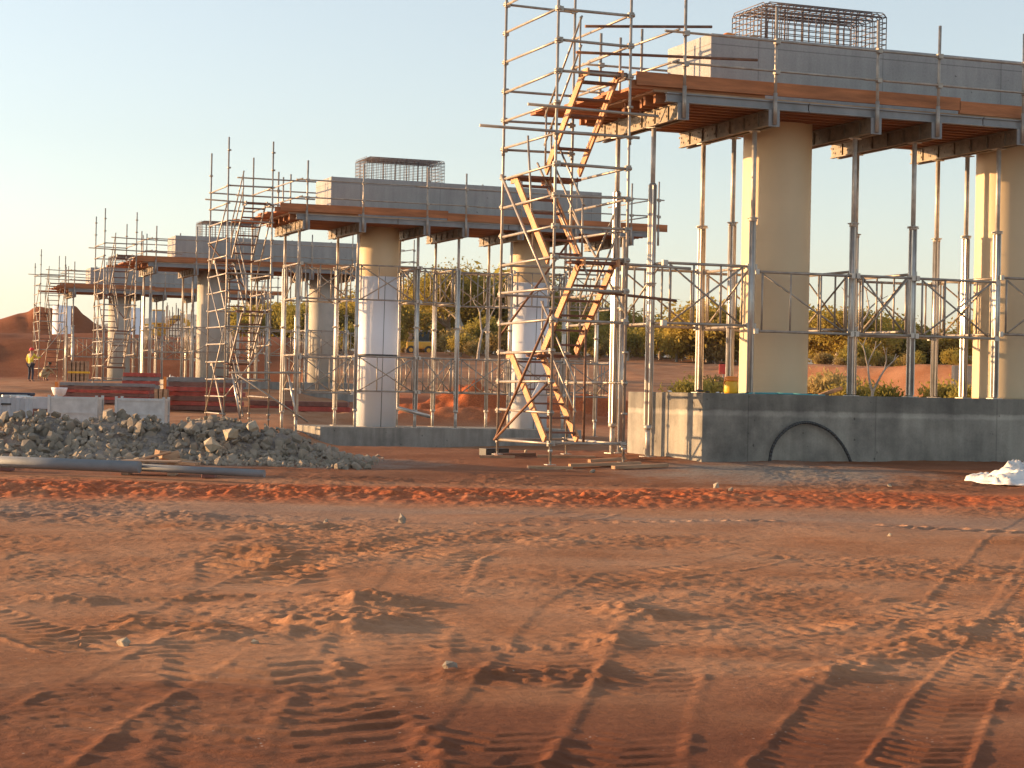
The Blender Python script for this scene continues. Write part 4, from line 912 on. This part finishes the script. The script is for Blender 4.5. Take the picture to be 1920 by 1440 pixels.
ZONES = [(0,400,'left of the second scaffold tower'),(400,560,'seen through the second scaffold tower'),(560,665,'between the third and second piers'),(665,750,'behind the near white wrapped column'),
         (750,850,'right of the white column by the parked machine'),(850,960,'in the gap left of the tall scaffold tower'),(960,1060,'behind the right white column'),(1060,1180,'seen through the tall scaffold tower'),
         (1180,1300,'above the left end of the high footing'),(1300,1425,'between the left props of the nearest pier'),(1425,1620,'just right of the near cream column'),(1620,1700,'behind the small bare tree'),(1700,1780,'midway between the two cream columns'),(1780,2000,'beside the right cream column')]
zc_ = {}
def where(X, kind):
    z = [q_[2] for q_ in ZONES if q_[0] <= X < q_[1]][0]; k = zc_.get((z, kind), 0); zc_[(z, kind)] = k+1
    return z, ['first', 'second', 'third', 'fourth', 'fifth', 'sixth', 'seventh', 'eighth', 'ninth', 'tenth', 'eleventh', 'twelfth', 'thirteenth', 'fourteenth', 'fifteenth', 'sixteenth', 'seventeenth', 'eighteenth', 'nineteenth', 'twentieth'][k]
for i, (X, fw, Yt) in enumerate(tl):
    fw += 8*(i % 2)
    j = (2 if X in (850,882,915) else rr.choice((0,1,1,3,4,0))); h = top_h(X, Yt, fw); s = max(.35, h/HT[j]*1.02)
    put(TP, j, X, fw, s, '%s bushy tree from the left %s' % where(X, 'tree')[::-1], 'tree', 'trees behind the bridge piers')
SX = sorted([rr.uniform(440, 1420) for _ in range(96)]+[rr.uniform(1545, 1900) for _ in range(24)])
for i, X in enumerate(SX):
    fw = rr.uniform(135, 156) if X < 1430 else rr.uniform(98, 112)
    if 738 < X < 835: fw = rr.uniform(197, 202)
    put(BP, rr.randrange(3), X, fw, rr.uniform(.9,1.6)*(1.9 if X < 1430 else .9), '%s low bush from the left %s' % where(X, 'shrub')[::-1], 'shrub', 'shrubs under the trees')
ORD10 = ORD+['eighth', 'ninth', 'tenth', 'eleventh']
for i, (X, Yt, fw, j) in enumerate(((1275,715,75,0),(1310,712,78,2),(1345,708,80,1),(1552,700,66,1),(1578,708,68,1),(1598,722,62,2),(1655,722,64,0),(1775,718,66,2),(1832,724,60,0))):
    h = top_h(X, Yt, fw); put(BP, j, X, fw, max(.3, h/HB[j]), '%s young bush from the left close behind the high footing' % ORD10[i], 'shrub', 'bushes behind the high footing')
def bare(X, Yb, fw, Hh, seed, label):
    r2 = random.Random(seed); r_ = empty('bare_tree', onground(X, Yb, fw, -.1), 0, label, 'tree'); g = MB()
    def limb(p, d, L_, rad, dep):
        q = p
        for i in range(3):
            d = (d+Vector((r2.gauss(0,.12), r2.gauss(0,.12), .03))).normalized(); q2 = q+d*L_/3; g.tube(q, q2, rad*(1-.1*i), 6, rad*(1-.1*(i+1)), False); q = q2
        if dep < 3:
            for s in (-1, 1): limb(q, (d+Vector((s*.45*CY+r2.gauss(0,.1), -s*.45*SY, .15))).normalized(), L_*r2.uniform(.5,.75), rad*.62, dep+1)
    limb(Vector((0,0,0)), Vector((.12,0,1)), Hh*.42, Hh*.022, 0); g.build('trunk', M['bark'], r_)
bare(1632, 740, 58, 2.9, 4, 'small bare forked tree behind the nearest pier footing'); bare(896, 672, 128, 5.2, 8, 'pale bare trunked gum tree right of the parked machine')
bare(1600, 600, 110, 5.5, 9, 'thin leafless tree rising above the bushes right of the near column')
# road sign and drum far back
p = onground(1356, 700, 88); sg = empty('road_sign', p, 0, 'small red and white sign on a post behind the yellow drum', 'sign'); MB().tube((0,0,0),(0,0,1.5),.03).build('post', M['tube'], sg); MB().box((0,-.03,1.5),(.45,.02,.45)).build('panel', M['red'], sg)

# ------------------------------------------------------------------ air
hz = MB().span((-2600, -60, -8), (3800, 4200, 132)).build('haze', M['paper']); hz['kind'] = 'stuff'
hm = bpy.data.materials.new('haze_air'); hm.use_nodes = True; t = hm.node_tree
for n_ in [n_ for n_ in t.nodes if n_.type == 'BSDF_PRINCIPLED']: t.nodes.remove(n_)
vp = t.nodes.new('ShaderNodeVolumePrincipled'); vp.inputs['Color'].default_value = (.85,.88,.92,1); vp.inputs['Density'].default_value = .00009; vp.inputs['Anisotropy'].default_value = .2
t.links.new(vp.outputs[0], [x for x in t.nodes if x.type == 'OUTPUT_MATERIAL'][0].inputs['Volume']); hz.data.materials[0] = hm
